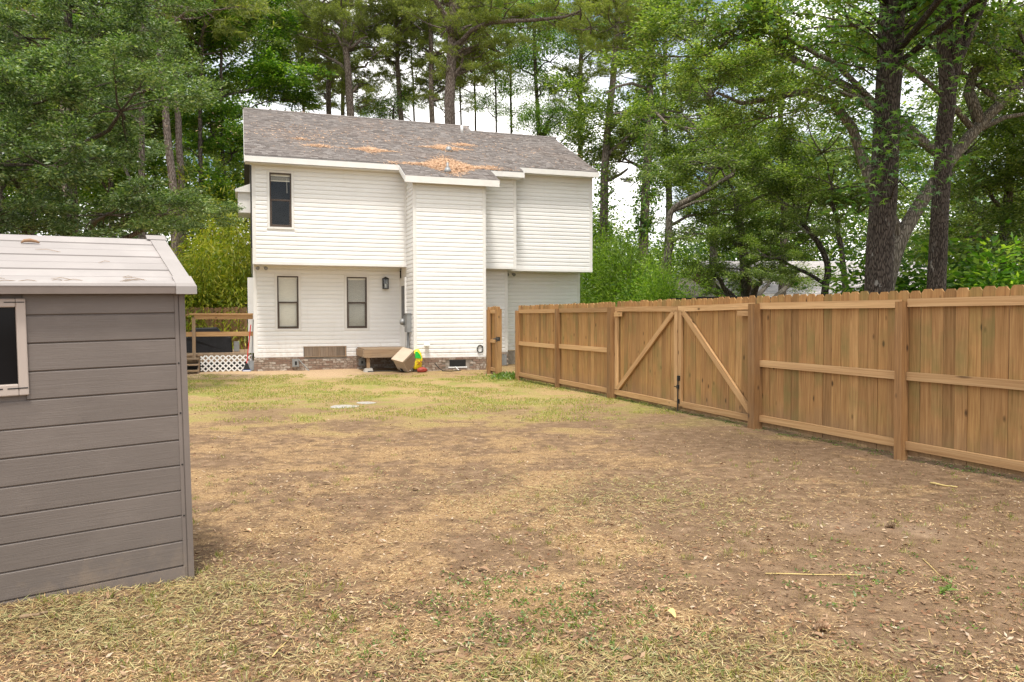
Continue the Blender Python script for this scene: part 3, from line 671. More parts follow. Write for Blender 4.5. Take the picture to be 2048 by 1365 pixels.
def meter():
    t = thing('electric_meter', 'grey electric meter box on the chimney side wall with conduit below', 'electric meter', hw(4.30, -.52, 0), TH)
    b_ = MB(); b_.box(-.13, 0, -.20, .18, 1.12, 1.66); b_.box(-.138, -.13, -.18, .16, 1.14, 1.60); b_.box(-.15, 0, -.215, .195, 1.655, 1.675); link('meter_box', b_.mesh('meter_box', M['galv']), t)
    g = MB(); g.tube([(-.13, .26, 1.42), (-.20, .26, 1.42), (-.25, .26, 1.42)], [.095, .095, .07], 16); link('meter_glass', g.mesh('meter_glass', M['galv'], True), t)
    s = MB(); s.box(-.13, 0, .185, .36, 1.28, 1.58); link('meter_socket', s.mesh('meter_socket', M['galv']), t)
    c = MB(); c.tube([(-.06, -.02, 1.12), (-.06, -.02, .05)], .03, 10); c.tube([(-.07, .08, 1.12), (-.075, .06, .6), (-.06, .07, .1)], .014, 8); link('conduit', c.mesh('conduit', M['galv'], True), t)
meter()
def drvent():
    t = thing('wall_vent', 'white square vent hood low on the chimney wall', 'vent', hw(4.66, -1.017, .80), TH)
    b_ = MB(); b_.box(-.07, .07, -.015, 0, -.07, .08); link('flange', b_.mesh('flange', M['whiteplastic']), t)
    h = MB(); h.add([(-.055,-.015,.06),(.055,-.015,.06),(.075,-.13,-.04),(-.075,-.13,-.04),(.075,-.13,-.07),(-.075,-.13,-.07),(.055,-.015,-.06),(-.055,-.015,-.06)], [(0,1,2,3),(3,2,4,5),(5,4,6,7),(0,3,5,7),(1,6,4,2)]); link('hood', h.mesh('hood', M['trim']), t)
drvent()
def coil():
    pts = []
    for k in range(60):
        a = k*.36; r_ = .085+.012*math.sin(k*.9); pts.append((r_*math.cos(a), -.03-.01*math.sin(k*.5), .11*math.sin(a)+.01*math.sin(k)))
    mb = MB(); mb.tube(pts, .007, 6, 0, True); tag(link('cable_coil', mb.mesh('cable_coil', M['rubber'], True), None, hw(6.26, -1.02, .62), (0,0,TH)), 'small black coil of cable hung on the chimney wall', 'cable coil')
coil()

# ------------------------------------------------------------------ stoop under the door
def stoop():
    t = thing('wooden_stoop', 'low weathered wooden stoop on a post and block below the side door', 'stoop', hw(2.95, .80, 0), TH)
    L = 1.32; D = 1.40
    B = MB(); B.box(0, L, -.068, .068, 0, .032); B = B.mesh('plank', M['oldwoodx'])
    y = -D+.07
    while y < 0: link('plank', B, t, (0, y, .625+random.uniform(-.003, .003))); y += .143
    for nm, a in (('skirt_board', (-.002, L, -D-.038, -D, .405, .622)), ('skirt_board', (-.04, -.003, -D-.04, 0, .42, .622)), ('skirt_board', (-.0, L, -.04, 0, .42, .622))):
        f = MB(); f.box(*a); link(nm, f.mesh(nm, M['oldwoodx']), t)
    for x, y in ((.12, -D+.06), (1.2, -D+.06)):
        p = MB(); p.box(x-.045, x+.045, y-.045, y+.045, .10, .405); link('leg', p.mesh('leg', M['oldwoodz']), t)
        c = MB(); c.add([(x-.15,y-.15,-.05),(x+.15,y-.15,-.05),(x+.15,y+.15,-.05),(x-.15,y+.15,-.05),(x-.10,y-.10,.10),(x+.10,y-.10,.10),(x+.10,y+.10,.10),(x-.10,y+.10,.10)], [(0,3,2,1),(4,5,6,7),(0,1,5,4),(1,2,6,5),(2,3,7,6),(3,0,4,7)]); link('pier_block', c.mesh('pier_block', M['concrete']), t)
stoop()

# ------------------------------------------------------------------ tilted tan box, bags, hose
def tanbox():
    F = Vector((-2.92, 21.86, .0)); DC = Vector((-.338, .2665, .07)); DB = Vector((.275, .269, .303)); DF = Vector((.12, .2357, -.318))
    D = F - DF
    ex, ey, ez = DC.normalized(), DB.normalized(), (-DF).normalized()
    t = tag(link('plastic_crate', None), 'tan plastic storage box tipped on its corner against the stoop', 'storage box')
    def pt(a, b_, c): return D + DC*a + DB*b_ + DF*c
    def slabx(mb, a0, a1, b0, b1, c0, c1):
        mb.add([pt(a, b_, c) for c in (c0, c1) for a, b_ in ((a0,b0),(a1,b0),(a1,b1),(a0,b1))], [(0,3,2,1),(4,5,6,7),(0,1,5,4),(1,2,6,5),(2,3,7,6),(3,0,4,7)])
    b_ = MB(); slabx(b_, .02, .98, .02, .98, .06, 1); link('body', b_.mesh('body', M['tanplastic']), t)
    l = MB(); slabx(l, -.03, 1.03, -.03, 1.03, -.02, .09); link('lid', l.mesh('lid', M['tanplastic']), t)
    S = []
    for k in range(13):
        y = .08+.07*k; s = MB(); slabx(s, -.012, .02, y, y+.032, .18, .9); link('louvre', s.mesh('louvre', M['tandark']), t)
    h = MB(); slabx(h, -.03, 0, .34, .66, .12, .16); link('handle', h.mesh('handle', M['tandark']), t)
    w_ = MB(); slabx(w_, .45, .62, -.01, .03, .78, .98); link('foot', w_.mesh('foot', M['black']), t)
tanbox()
def bagmesh(w_, d_, h_, seed, n=14, mtop=.5):
    rs_ = random.Random(seed); mb = MB(); rings = []
    for i in range(9):
        t = i/8; z = h_*t; k = (.75+.35*math.sin(PI*min(1, t*1.1)))*(1 if t < .8 else 1-(t-.8)*2.2)
        rings.append([(w_*k*math.cos(2*PI*j/n)*(1+rs_.uniform(-.07,.07)), d_*k*math.sin(2*PI*j/n)*(1+rs_.uniform(-.12,.12)), z+rs_.uniform(-.012,.012)) for j in range(n)])
    vs_ = [p for r_ in rings for p in r_]; fs = [(i*n+j, i*n+(j+1)%n, (i+1)*n+(j+1)%n, (i+1)*n+j) for i in range(8) for j in range(n)] + [tuple(range(n))[::-1], tuple(8*n+j for j in range(n))]
    return vs_, fs
def bag():
    t = thing('garden_bag', 'bright yellow and green plastic garden bag behind the tipped tan box', 'bag', hw(4.36, -1.16, .08), TH+.1)
    vs_, fs = bagmesh(.14, .10, .56, 3); mb = MB(); mb.add(vs_, fs); link('sack', mb.mesh('sack', M['yellow'], True), t)
    g = MB(); g.prism([(-.11, -.115, .33), (.08, -.125, .30), (.06, -.12, .40), (-.03, -.105, .52), (-.09, -.10, .50)], (0, -.008, 0)); link('green_print', g.mesh('green_print', M['green']), t)
    r_ = MB()   # scrawl of red print
    r_.tube([(-.06,-.128,.20), (-.02,-.13,.23), (.02,-.13,.20), (.06,-.128,.225), (.10,-.12,.20)], .012, 6); r_.tube([(-.03,-.13,.14), (.02,-.13,.17), (.07,-.126,.15)], .010, 6); link('red_print', r_.mesh('red_print', M['bagred']), t)
    t2 = thing('garden_bag', 'crumpled dark red bag on the ground beneath the yellow bag', 'bag', hw(4.45, -1.40, 0), TH+.4)
    vs_, fs = bagmesh(.15, .11, .15, 8); mb = MB(); mb.add(vs_, fs); link('sack', mb.mesh('sack', M['bagred'], True), t2)
bag()
hose = MB(); pts = [hw(5.5, -1.06, .12), hw(5.56, -1.3, .02)]; hose.tube(pts, .012, 6)
tag(link('cable', hose.mesh('cable', M['whiteplastic'], True)), 'short white cable hanging from the black crawl space opening', 'cable')
hp = [hw(4.85+.11*k, -1.25+.10*math.sin(k*.9)-.25*math.exp(-(k-3)**2/3), .025 + .22*max(0, 1-k*.6)) for k in range(8)]
h2 = MB(); h2.tube(hp, .014, 7); tag(link('hose', h2.mesh('hose', M['rubber'], True)), 'dark hose lying along the brick foundation right of the bags', 'hose')
hp = [hw(3.0+.14*k, -1.0+.16*math.sin(k*.55+.4), .03) for k in range(9)]
h2 = MB(); h2.tube(hp, .014, 7); tag(link('hose', h2.mesh('hose', M['rubber'], True)), 'dark hose lying on the grass in front of the stoop', 'hose')
st = MB(); st.bar(hw(1.22, .72, .34), hw(1.50, .45, .0), .03, .02); tag(link('metal_stake', st.mesh('metal_stake', M['galv'])), 'thin grey stake leaning on the bricks beside the left utility box', 'stake')

# ------------------------------------------------------------------ deck with lattice, steps, grill, brooms
def deckbuild():
    t = thing('wooden_deck', 'raised wooden deck with railing and white lattice skirt left of the house', 'deck', HO, TH)
    V0 = 1.05; ZF = .50
    B = MB(); B.box(-.068, .068, 0, 3.6, -.03, 0); B = B.mesh('deck_board', M['oldwoodx'])
    u_ = -4.2
    while u_ < -.08: link('deck_board', B, t, (u_, V0-.03, ZF+random.uniform(-.003, .003))); u_ += .143
    f = MB(); f.box(-4.3, -.05, V0, V0+.04, ZF-.23, ZF-.032); link('rim_joist', f.mesh('rim_joist', M['oldwoodx']), t)
    P = MB(); P.box(-.045, .045, -.045, .045, 0, 1.15); P = P.mesh('post', M['oldwoodz'])
    for u_ in (-1.63, -4.1): link('post', P, t, (u_, V0-.055, ZF-.2), None, (1, 1, 1.1))
    r_ = MB(); r_.box(-1.74, -.02, V0-.14, V0+.02, 1.64, 1.68); link('handrail', r_.mesh('handrail', M['rail']), t)
    r_ = MB(); r_.box(-1.62, -.03, V0-.09, V0-.05, 1.51, 1.64); link('rail_board', r_.mesh('rail_board', M['rail']), t)
    r_ = MB(); r_.box(-2.6, -.03, V0-.055, V0-.02, 1.02, 1.15); link('mid_rail', r_.mesh('mid_rail', M['rail']), t)
    # lattice
    la = link('lattice', None, t, (-1.46, V0-.05, 0))
    Wd, Hh = 1.40, .47; S = .155
    def slat(c, sgn, y):
        # line x*sgn + ... from bottom to top clipped to the panel
        pts = []
        x0, z0_ = (c, 0); x1, z1_ = c+sgn*Hh, Hh
        a = (x0, z0_); b_ = (x1, z1_)
        def at(x): return (x, (x-x0)*sgn)
        lo, hi = (a, b_) if a[0] < b_[0] else (b_, a)
        if hi[0] < .02 or lo[0] > Wd-.02: return
        if lo[0] < 0: lo = at(0)
        if hi[0] > Wd: hi = at(Wd)
        mb = MB(); mb.bar((lo[0], y, lo[1]), (hi[0], y, hi[1]), .008, .034, 0, (0, 1, 0)) if False else mb.bar((lo[0], y, lo[1]), (hi[0], y, hi[1]),   .008, .040, 0, (-(hi[1]-lo[1]), 0, hi[0]-lo[0]))
        link('slat', mb.mesh('slat', M['lattice']), la)
    c = -.5
    while c < Wd+.5: slat(c, 1, 0); slat(c+.02, -1, -.009); c += S
    # steps
    stp = link('steps', None, t, (-2.42, V0, 0))
    for k in range(3):
        b_ = MB(); b_.box(0, .92, -.30-.27*k, -.03-.27*k, .37-.155*k, .41-.155*k); link('tread', b_.mesh('tread', M['oldwoodx']), stp)
    for x in (.02, .90):
        s = MB(); s.prism([(x, 0, .36), (x, -.86, -.02), (x, -.62, -.05), (x, 0, -.05)], (.035, 0, 0)); link('stringer', s.mesh('stringer', M['oldwoodx']), stp)
    k_ = MB(); k_.box(-4.2, -.1, V0+.4, V0+.42, -.1, .4); link('under_deck_shade', k_.mesh('under_deck_shade', M['interior']), t)  # dark sheet behind the lattice stands in for shade below the deck
deckbuild()
def grill():
    t = thing('covered_grill', 'black fabric covered barbecue grill standing on the wooden deck', 'grill', hw(-1.28, 2.6, .5), TH)
    mb = MB(); pf = [(-.78, 0), (-.74, .42), (-.60, .48), (-.46, .74), (.22, .76), (.42, .52), (.62, .46), (.66, 0)]
    rs_ = random.Random(2); rows = []
    for y, k in ((-.32, .96), (-.28, 1.0), (0, 1.01), (.28, 1.0), (.32, .96)): rows.append([(x*k, y+rs_.uniform(-.012, .012), z*k) for x, z in pf])
    n = len(pf); vs_ = [p for r_ in rows for p in r_]; fs = [(i*n+j, i*n+j+1, (i+1)*n+j+1, (i+1)*n+j) for i in range(4) for j in range(n-1)] + [tuple(range(n)), tuple(4*n+j for j in range(n))[::-1]]
    mb.add(vs_, fs); link('cover', mb.mesh('cover', M['grill']), t)
    wv = MB(); wv.box(.70, .86, -.1, .1, 0.02, .32); link('side_tank', wv.mesh('side_tank', M['galv']), t)
grill()
bl = MB(); vs_, fs = bagmesh(.18, .14, .14, 5); bl.add(vs_, fs); tag(link('blue_toy', bl.mesh('blue_toy', M['blue'], True), None, hw(-2.32, 1.35, .5)), 'small bright blue plastic item at the left of the deck above the steps', 'toy')
def broom(label, u, v, top, hmat, hd, lean):
    t = thing('broom', label, 'broom', hw(u, v, 0), TH)
    mb = MB(); mb.tube([(0, 0, .2), (lean, .15, top)], .014, 8); link('handle', mb.mesh('handle', hmat), t)
    if hd == 'broom':
        b_ = MB(); b_.add([(-.03,-.03,.24),(.03,-.03,.24),(.10,-.04,.05),(-.10,-.04,.05),(-.03,.03,.24),(.03,.03,.24),(.10,.04,.05),(-.10,.04,.05)], [(0,1,2,3),(7,6,5,4),(0,4,5,1),(1,5,6,2),(2,6,7,3),(3,7,4,0)]); link('head', b_.mesh('head', M['black']), t)
        s = MB(); s.box(-.11, .11, -.045, .045, .0, .05); link('bristles', s.mesh('bristles', M['blue']), t); s = MB(); s.box(-.10, .10, -.052, -.046, .01, .04); link('band', s.mesh('band', M['whiteplastic']), t)
    else:
        b_ = MB(); b_.prism([(-.09, 0, .3), (.09, 0, .3), (.10, -.03, .08), (0, -.04, .0), (-.10, -.03, .08)], (0, .01, 0)); link('head', b_.mesh('head', M['galv']), t)
broom('broom with red handle and black head leaning at the house corner', -.22, .78, 1.35, M['red'], 'broom', .13)
broom('grey shovel with wooden handle leaning at the house corner beside the broom', -.08, .95, 1.5, M['galv'], 'shovel', .06)

# ------------------------------------------------------------------ fences
def picket_mesh(name, mat, W=.139, H=1.0, T=.016, ear=.035):
    mb = MB(); hw_ = W/2
    mb.prism([(-hw_, 0, 0), (hw_, 0, 0), (hw_, 0, H-ear), (hw_-ear*.8, 0, H), (-hw_+ear*.8, 0, H), (-hw_, 0, H-ear)], (0, T, 0)); return mb.mesh(name, mat)
PK = picket_mesh('picket', M['picket'], H=1.79, W=.1385)
RAILM = MB(); RAILM.box(0, 1, -.038, 0, 0, .089); RAILM = RAILM.mesh('rail', M['rail'])
P4 = MB(); P4.box(-.048, .048, -.048, .048, 0, 2.25); P4 = P4.mesh('post', M['post'])
P6 = MB(); P6.box(-.07, .07, -.07, .07, 0, 2.25); P6 = P6.mesh('post', M['post'])
FD = Vector((.356, -.934, 0)).normalized()    # along the fence towards the camera
FA = math.atan2(FD.y, FD.x)
f_pts = [Vector((.184, 19.31, 0)), Vector((1.052, 17.06, 0)), Vector((1.95, 14.72, 0)), Vector((3.36, 10.78, 0)), Vector((4.27, 8.50, 0)), Vector((5.14, 6.22, 0)), Vector((6.0, 3.95, 0))]
# snap to one line
A0 = f_pts[0]
ts = [(p-A0).dot(FD) for p in f_pts]
def fence_root(name, label, cat, t0, group=None): return thing(name, label, cat, A0+FD*t0, FA, group)
# local frame: x along the fence towards camera, +y = far side (neighbour), -y = yard
def bays(root, t_list, six, t0, tops=(1.655, .865, .10)):
    rs_ = random.Random(int(t0*10)+3)
    for k, t in enumerate(t_list):
        mesh = P6 if k in six else P4
        z = gz(*(A0+FD*t).xy)
        link('post', mesh, root, (t-t0, -.05 if mesh is P4 else -.06, -.5+z-.02+rs_.uniform(-.01, .01)), (0, rs_.uniform(-.006, .006), FA*0+rs_.uniform(-.02, .02)))
    for k in range(len(t_list)-1):
        a, b_ = t_list[k]-t0, t_list[k+1]-t0
        for zt in tops:
            o = link('rail', RAILM, root, (a+.05, -.004, zt+rs_.uniform(-.01, .01)), (0, rs_.uniform(-.004, .004), 0), (b_-a-.1, 1, 1))
        x = a+.07 if k else a+.03
    x = .0
    while x < t_list[-1]-t0:
        link('picket', PK, root, (x, rs_.uniform(0, .009), .045+rs_.uniform(-.012, .012)), (0, rs_.uniform(-.006, .006), 0), (1+rs_.uniform(-.012, .012), 1, 1)); x += .1425
far_f = fence_root('wooden_fence', 'far run of dog eared wooden fence between the open walkway and the double gate', 'fence', ts[0], 'wooden fence runs along the yard')
bays(far_f, ts[:3], {2}, ts[0])
near_f = fence_root('wooden_fence', 'tall near run of dog eared wooden fence right of the double gate', 'fence', ts[3], 'wooden fence runs along the yard')
bays(near_f, ts[3:7], {0}, ts[3])
# double gate: two leaves
def gate_leaf(label, ta, tb, side):
    root = fence_root('gate_leaf', label, 'gate', ta, 'two leaves of the double gate'); L = tb-ta; rs_ = random.Random(5+side)
    x = .075
    while x < L-.03:
        link('picket', PK, root, (x, rs_.uniform(0, .009), .05+rs_.uniform(-.012, .012)), (0, rs_.uniform(-.005, .005), 0), (min(1, (L-.0)/L), 1, 1)); x += .1425
    def bar(nm, a, b_, y=-.004, hgt=.089, mat='rail', th=.038):
        a = Vector(a); b_ = Vector(b_); ln = (b_-a).length; ang = math.atan2(b_.z-a.z, b_.x-a.x)
        mb = MB(); mb.box(0, ln, -th, 0, -hgt/2, hgt/2); link(nm, mb.mesh(nm, M[mat]), root, (a.x, y, a.z), (0, -ang, 0))
    bar('top_rail', (.0, 0, 1.70+(-.02 if side else 0)), (L-.005, 0, 1.70-(0 if side else .02)))
    bar('bottom_rail', (.0, 0, .145), (L-.01, 0, .125))
    xs_ = L-.05 if side == 0 else .05
    bar('stile', (xs_, 0, .18), (xs_, 0, 1.655))
    xh = .05 if side == 0 else L-.05
    if side == 0: bar('stile', (xh, 0, .20), (xh, 0, 1.655)); bar('brace', (.10, 0, .215), (L-.13, 0, 1.63))
    else: bar('brace', (.13, 0, 1.63), (L-.06, 0, .21), -.006)
    bar('hinge_block', ((.05, 0, 1.60) if side == 0 else (L-.30, 0, 1.60)), ((.30, 0, 1.60) if side == 0 else (L-.0, 0, 1.60)), -.045, .075)
    if side == 1:
        c = MB(); c.tube([(.03, -.06, .02), (.03, -.06, .60)], .009, 8); c.tube([(.03, -.06, .42), (-.06, -.07, .42)], .008, 6); c.box(.0, .06, -.055, -.044, .15, .22); c.box(.0, .07, -.06, -.044, .52, .60); c.box(-.01, .05, -.062, -.044, .39, .45); link('drop_bolt', c.mesh('drop_bolt', M['black']), root)
tm = (ts[2]+ts[3])/2 + .12
gate_leaf('far leaf of the wooden double gate with brace rising towards the centre', ts[2]+.075, tm-.008, 0)
gate_leaf('near leaf of the wooden double gate with drop bolt and brace falling from centre', tm+.008, ts[3]-.085, 1)
# short return beside the house
def short_fence():
    t0 = -1.42; root = thing('wooden_fence', 'narrow wooden fence stub with a black gate latch against the house', 'fence', A0+FD*t0, FA, 'wooden fence runs along the yard')
    # from g2 going back to the house: local -x
    link('post', P6, root, (0, -.04, -.48), (0, 0, .03)); link('post', P4, root, (-.70, -.07, -.5))
    for zt in (1.655, .865, .10): link('rail', RAILM, root, (-.98, -.004, zt), None, (.94, 1, 1))
    x = -.08
    while x > -.98: link('picket', PK, root, (x, 0, .05+random.uniform(-.012, .012))); x -= .1425
    l = MB(); l.box(.04, .075, -.10, -.02, .93, 1.03); l.bar((.06, -.115, .99), (.26, -.115, .985), .02, .03); l.bar((.06,-.12,1.04), (.1,-.12,.9), .02, .02); l.bar((-.18, -.118, .975), (.06, -.118, .98), .012, .03)
    link('latch', l.mesh('latch', M['black']), root)
short_fence()
# back fence behind the deck
PKB = picket_mesh('picket', M['backfence'], H=1.88)
bf = thing('back_fence', 'brown wooden fence behind the deck and covered grill', 'fence', (-16.5, 27.6, 0))
for k in range(49): link('picket', PKB, bf, (.07+.1455*k, .0, .04+random.uniform(-.015, .015)), (0, random.uniform(-.008, .008), 0))
for x in (.3, 2.7, 4.6, 6.05): link('post', P4, bf, (x, -.09, -.5))
for zt in (1.60, .95, .25): link('rail', RAILM, bf, (0, -.002, zt), None, (7.1, 1, 1))

# ------------------------------------------------------------------ the shed
SA = R(36.4); SO = Vector((-1.89, 4.55, 0))
shed = thing('resin_shed', 'small grey taupe resin garden shed with pale roof and dark window', 'shed', SO)
shed.rotation_euler = Matrix.Rotation(SA, 3, 'Z').to_euler()
rotm = Matrix.Rotation(SA, 3, 'Z') @ Matrix.Rotation(-R(1.1), 3, 'Y'); shed.rotation_euler = rotm.to_euler()
SW = 1.9; SD = 1.2     # x from -SW to 0; outward front is -y
GW = .1475
zg = [.105]
while zg[-1] < 1.60: zg.append(zg[-1]+GW)
WX0, WX1, WZ0, WZ1 = -1.30, -.775, 1.165, 1.668
pmb = {}
def shed_board(x0, x1, z0, z1):
    mb = MB(); e = .006
    mb.add([(x0,0,z0),(x1,0,z0),(x1,0,z1),(x0,0,z1),(x0,-.004,z0),(x1,-.004,z0),(x1,-.012,z0+e),(x0,-.012,z0+e),(x0,-.012,z1-e*1.3),(x1,-.012,z1-e*1.3),(x0,-.002,z1),(x1,-.002,z1)],
           [(4,5,6,7),(7,6,9,8),(8,9,11,10),(0,4,7,8,10,3),(1,2,11,9,6,5),(3,10,11,2),(0,1,5,4),(0,3,2,1)])
    link('plank', mb.mesh('plank', M['shedwall']), wallp)
wm = MB()
for a in ((-SW, WX0+.04, 0, .03, .0, 1.72), (WX1-.04, 0, 0, .03, 0, 1.72), (WX0+.04, WX1-.04, 0, .03, 0, WZ0+.04), (WX0+.04, WX1-.04, 0, .03, WZ1-.03, 1.72), (-.03, 0, .03, SD, 0, 1.72), (-SW, -SW+.03, .03, SD, 0, 1.72), (-SW+.03, -.03, SD-.03, SD, 0, 1.72), (-SW, 0, 0.031, SD, -.03, .01)): wm.box(*a)
wm.prism([(-.02, 0.02, 1.72), (-.02, SD-.02, 1.72), (-.02, SD/2, 2.0)], (.02, 0, 0)); wm.prism([(-SW, 0.02, 1.72), (-SW, SD-.02, 1.72), (-SW, SD/2, 2.0)], (.02, 0, 0))
wallp = link('wall', wm.mesh('wall', M['shedwall']), shed)
for k in range(len(zg)):
    z0_, z1_ = zg[k], (zg[k+1] if k+1 < len(zg) else 1.72)
    if z0_ >= 1.72: break
    if z1_ > WZ0 and z0_ < WZ1 and not (z0_ > WZ1-.02):
        shed_board(-SW, WX0+.01, z0_, z1_); shed_board(WX1-.01, -.045, z0_, z1_)
        if z0_ < WZ0-.03: shed_board(WX0+.01, WX1-.01, z0_, WZ0+.01)
    else: shed_board(-SW, -.045, z0_, z1_)
bs = MB(); bs.add([(-SW,-.0,-.06),(-.0,-.0,-.06),(0,0,.10),(-SW,0,.10),(-SW,-.024,-.06),(-.04,-.024,-.06),(-.04,-.020,.10),(-SW,-.020,.10)], [(4,5,6,7),(7,6,2,3),(5,1,2,6),(0,4,7,3)]); link('base_board', bs.mesh('base_board', M['shedpost']), shed)
cp = MB(); cp.box(-.045, -.026, -.016, .0, -.06, 1.71); cp.box(-.026, -.020, -.011, 0, -.06, 1.71); cp.box(-.020, .012, -.018, .04, -.06, 1.71); cpo = link('corner_post', cp.mesh('corner_post', M['shedpost']), shed)
for k, z in enumerate((.30, .60, .90, 1.19, 1.49)[:4]):
    s = MB(); s.tube([(-.033, -.0185, z+.1), (-.033, -.015, z+.1)], .005, 8); link('screw', s.mesh('screw', M['black']), cpo)
# window
wf = MB(); t_ = .05
for a in ((WX0, WX0+t_, WZ0, WZ1), (WX1-t_+.005, WX1, WZ0, WZ1), (WX0+t_, WX1-t_+.005, WZ1-.045, WZ1), (WX0+t_, WX1-t_+.005, WZ0, WZ0+.06)): wf.box(a[0], a[1], -.030, .02, a[2], a[3])
wo = link('window', None, shed)
wfm = wf.mesh('frame', M['shedframe']); fo = link('frame', wfm, wo); bv = fo.modifiers.new('bevel', 'BEVEL'); bv.width = .006; bv.segments = 2
sl = MB()
for x in (-.98, -.87): sl.box(x, x+.09, -.0315, -.029, WZ0+.036, WZ0+.042); sl.box(x, x+.09, -.0315, -.029, WZ1-.022, WZ1-.017)
link('slot', sl.mesh('slot', M['black']), wo)
pg = MB(); pg.box(WX0+t_, WX1-t_+.005, .006, .010, WZ0+.06, WZ1-.045); link('pane', pg.mesh('pane', M['glassdark']), wo)
# roof
EZ = 1.735; RZ_ = 2.045; OV = .075; OE = .03
def rp(x, t, dz=0): # t 0 eave..1 ridge on the front slope
    return (x, -OV + t*(SD/2+OV), EZ + t*(RZ_-EZ) + dz)
ro = MB(); X0, X1 = -SW-.08, .035
ro.add([rp(X0,0), rp(X1,0), rp(X1,1), rp(X0,1), rp(X0,0,-.03), rp(X1,0,-.03), rp(X1,1,-.03), rp(X0,1,-.03)], [(0,1,2,3),(7,6,5,4),(0,4,5,1),(1,5,6,2),(2,6,7,3),(3,7,4,0)])
def rq(x, t, dz=0): y = rp(x, t)[1]; return (x, SD-y, rp(x, t)[2]+dz)
ro.add([rq(X0,0), rq(X1,0), rq(X1,1), rq(X0,1), rq(X0,0,-.03), rq(X1,0,-.03), rq(X1,1,-.03), rq(X0,1,-.03)], [(3,2,1,0),(4,5,6,7),(0,4,5,1),(1,5,6,2),(2,6,7,3),(3,7,4,0)])
rob = link('roof', ro.mesh('roof', M['shedroof']), shed)
for k in range(7):
    a, b_ = k/7+.008, (k+1)/7-.008 + .004
    mb = MB(); lift = .006 if k % 2 else .009
    mb.add([rp(X0,a,.0), rp(-.035,a,.0), rp(-.035,a,lift), rp(X0,a,lift), rp(X0,b_,lift-.001), rp(-.035,b_,lift-.001), rp(X0,b_,0), rp(-.035,b_,0)], [(0,1,2,3),(3,2,5,4),(4,5,7,6)]); link('plank', mb.mesh('plank', M['shedroof'], fix=False), rob)
fa = MB(); fa.add([(X0,-OV-.006,EZ-.045),(-.04,-OV-.006,EZ-.045),(-.04,-OV-.012,EZ-.004),(X0,-OV-.012,EZ-.004),(X0,-OV+.03,EZ+.016),(-.04,-OV+.03,EZ+.016),(X0,-OV+.03,EZ-.045),(-.04,-OV+.03,EZ-.045)], [(0,1,2,3),(3,2,5,4),(0,6,7,1),(1,7,5,2),(0,3,4,6)])
link('fascia', fa.mesh('fascia', M['shedfascia'], fix=True), rob)
ef = MB(); ef.add([(X0,-OV-.014,EZ-.003),(-.04,-OV-.014,EZ-.003),(-.04,-OV-.008,EZ+.012),(X0,-OV-.008,EZ+.012),(X0,-OV+.035,EZ+.030),(-.04,-OV+.035,EZ+.030)], [(0,1,2,3),(3,2,5,4)]); link('drip_edge', ef.mesh('drip_edge', M['shedroof'], fix=False), rob)
rk = MB(); rk.add([rp(-.04,.06,.0), rp(.05,.06,.0), rp(.05,.06,.016), rp(-.04,.06,.016), rp(-.04,1,.016), rp(.05,1,.016), rp(-.04,1,-.05), rp(.05,1,-.05), rp(.05,.06,-.05), rp(-.04,.06,-.05)], [(0,1,2,3),(3,2,5,4),(4,5,7,6),(1,8,7,5,2),(0,3,4,6,9)]); link('rake_trim', rk.mesh('rake_trim', M['shedroof']), rob)
cc = MB(); cc.add([(-.05,-OV-.02,EZ-.048),(.062,-OV-.02,EZ-.048),(.062,-OV-.02,EZ-.004),(-.05,-OV-.02,EZ-.004),(.055,-OV-.008,EZ+.014),(-.05,-OV-.008,EZ+.014),rp(.055,.11,.024),rp(-.05,.11,.024),(.062,.04,EZ-.048),(-.05,.04,EZ-.048)], [(0,1,2,3),(3,2,4,5),(5,4,6,7),(1,8,6,4,2),(0,3,5,7,9),(9,8,1,0),(7,6,8,9)]); link('corner_cap', cc.mesh('corner_cap', M['shedroof']), rob)
rcap = MB(); rcap.add([rp(-.06,.95,.02), rp(.055,.95,.02), rp(.055,1.0,.034), rp(-.06,1.0,.034), rq(.055,.95,.02), rq(-.06,.95,.02), rp(.055,.95,-.03), rq(.055,.95,-.03)], [(0,1,2,3),(3,2,4,5),(1,6,7,4,2)]); link('ridge_cap', rcap.mesh('ridge_cap', M['shedroof']), rob)
# litter on the shed roof
def shed_pt(p): return shed.matrix_basis @ Vector(p) if False else Matrix.Translation(SO) @ rotm.to_4x4() @ Vector(p)
rs_ = random.Random(9)
for k in range(15):
    x = rs_.uniform(-1.0, -.06); t = rs_.choice([rs_.uniform(.02, .12), rs_.uniform(.1, .9)])
    c = Vector(rp(x, t, .014)); a = rs_.uniform(-.5, .5) + (PI if rs_.random() < .5 else 0); L = rs_.uniform(.05, .12)
    d = Vector((math.cos(a), math.sin(a)*.88, math.sin(a)*.40)); pts = [shed_pt(c + d*L*q + Vector((0, 0, .006*math.sin(q*3)))) for q in (0, .5, 1)]
    mb = MB(); mb.tube(pts, .0008, 5); mb.tube([pts[0], pts[1]+Vector((0, .008, .004)), pts[2]+Vector((.004, .016, 0))], .0007, 5)
    tag(link('pine_needles', mb.mesh('pine_needles', M['stick'])), 'fallen brown pine needle pair on the shed roof ' + ('beside the lower eave' if t < .13 else 'on the middle slope' if t < .6 else 'close to the ridge'), 'pine needle', 'pine needles on the shed roof')
bkp = MB(); c = Vector(rp(-.70, .80, .012)); pts = [c+Vector(q) for q in ((-.045,0,0),(-.03,.0,.012),(0,.004,.016),(.03,.0,.010),(.045,-.004,.002))]
bkp.tube([shed_pt(p) for p in pts], [.004,.009,.011,.008,.004], 8); tag(link('bark_chip', bkp.mesh('bark_chip', M['deadleaf'], True)), 'curled pale and brown bark chip lying near the ridge of the shed roof', 'bark chip')

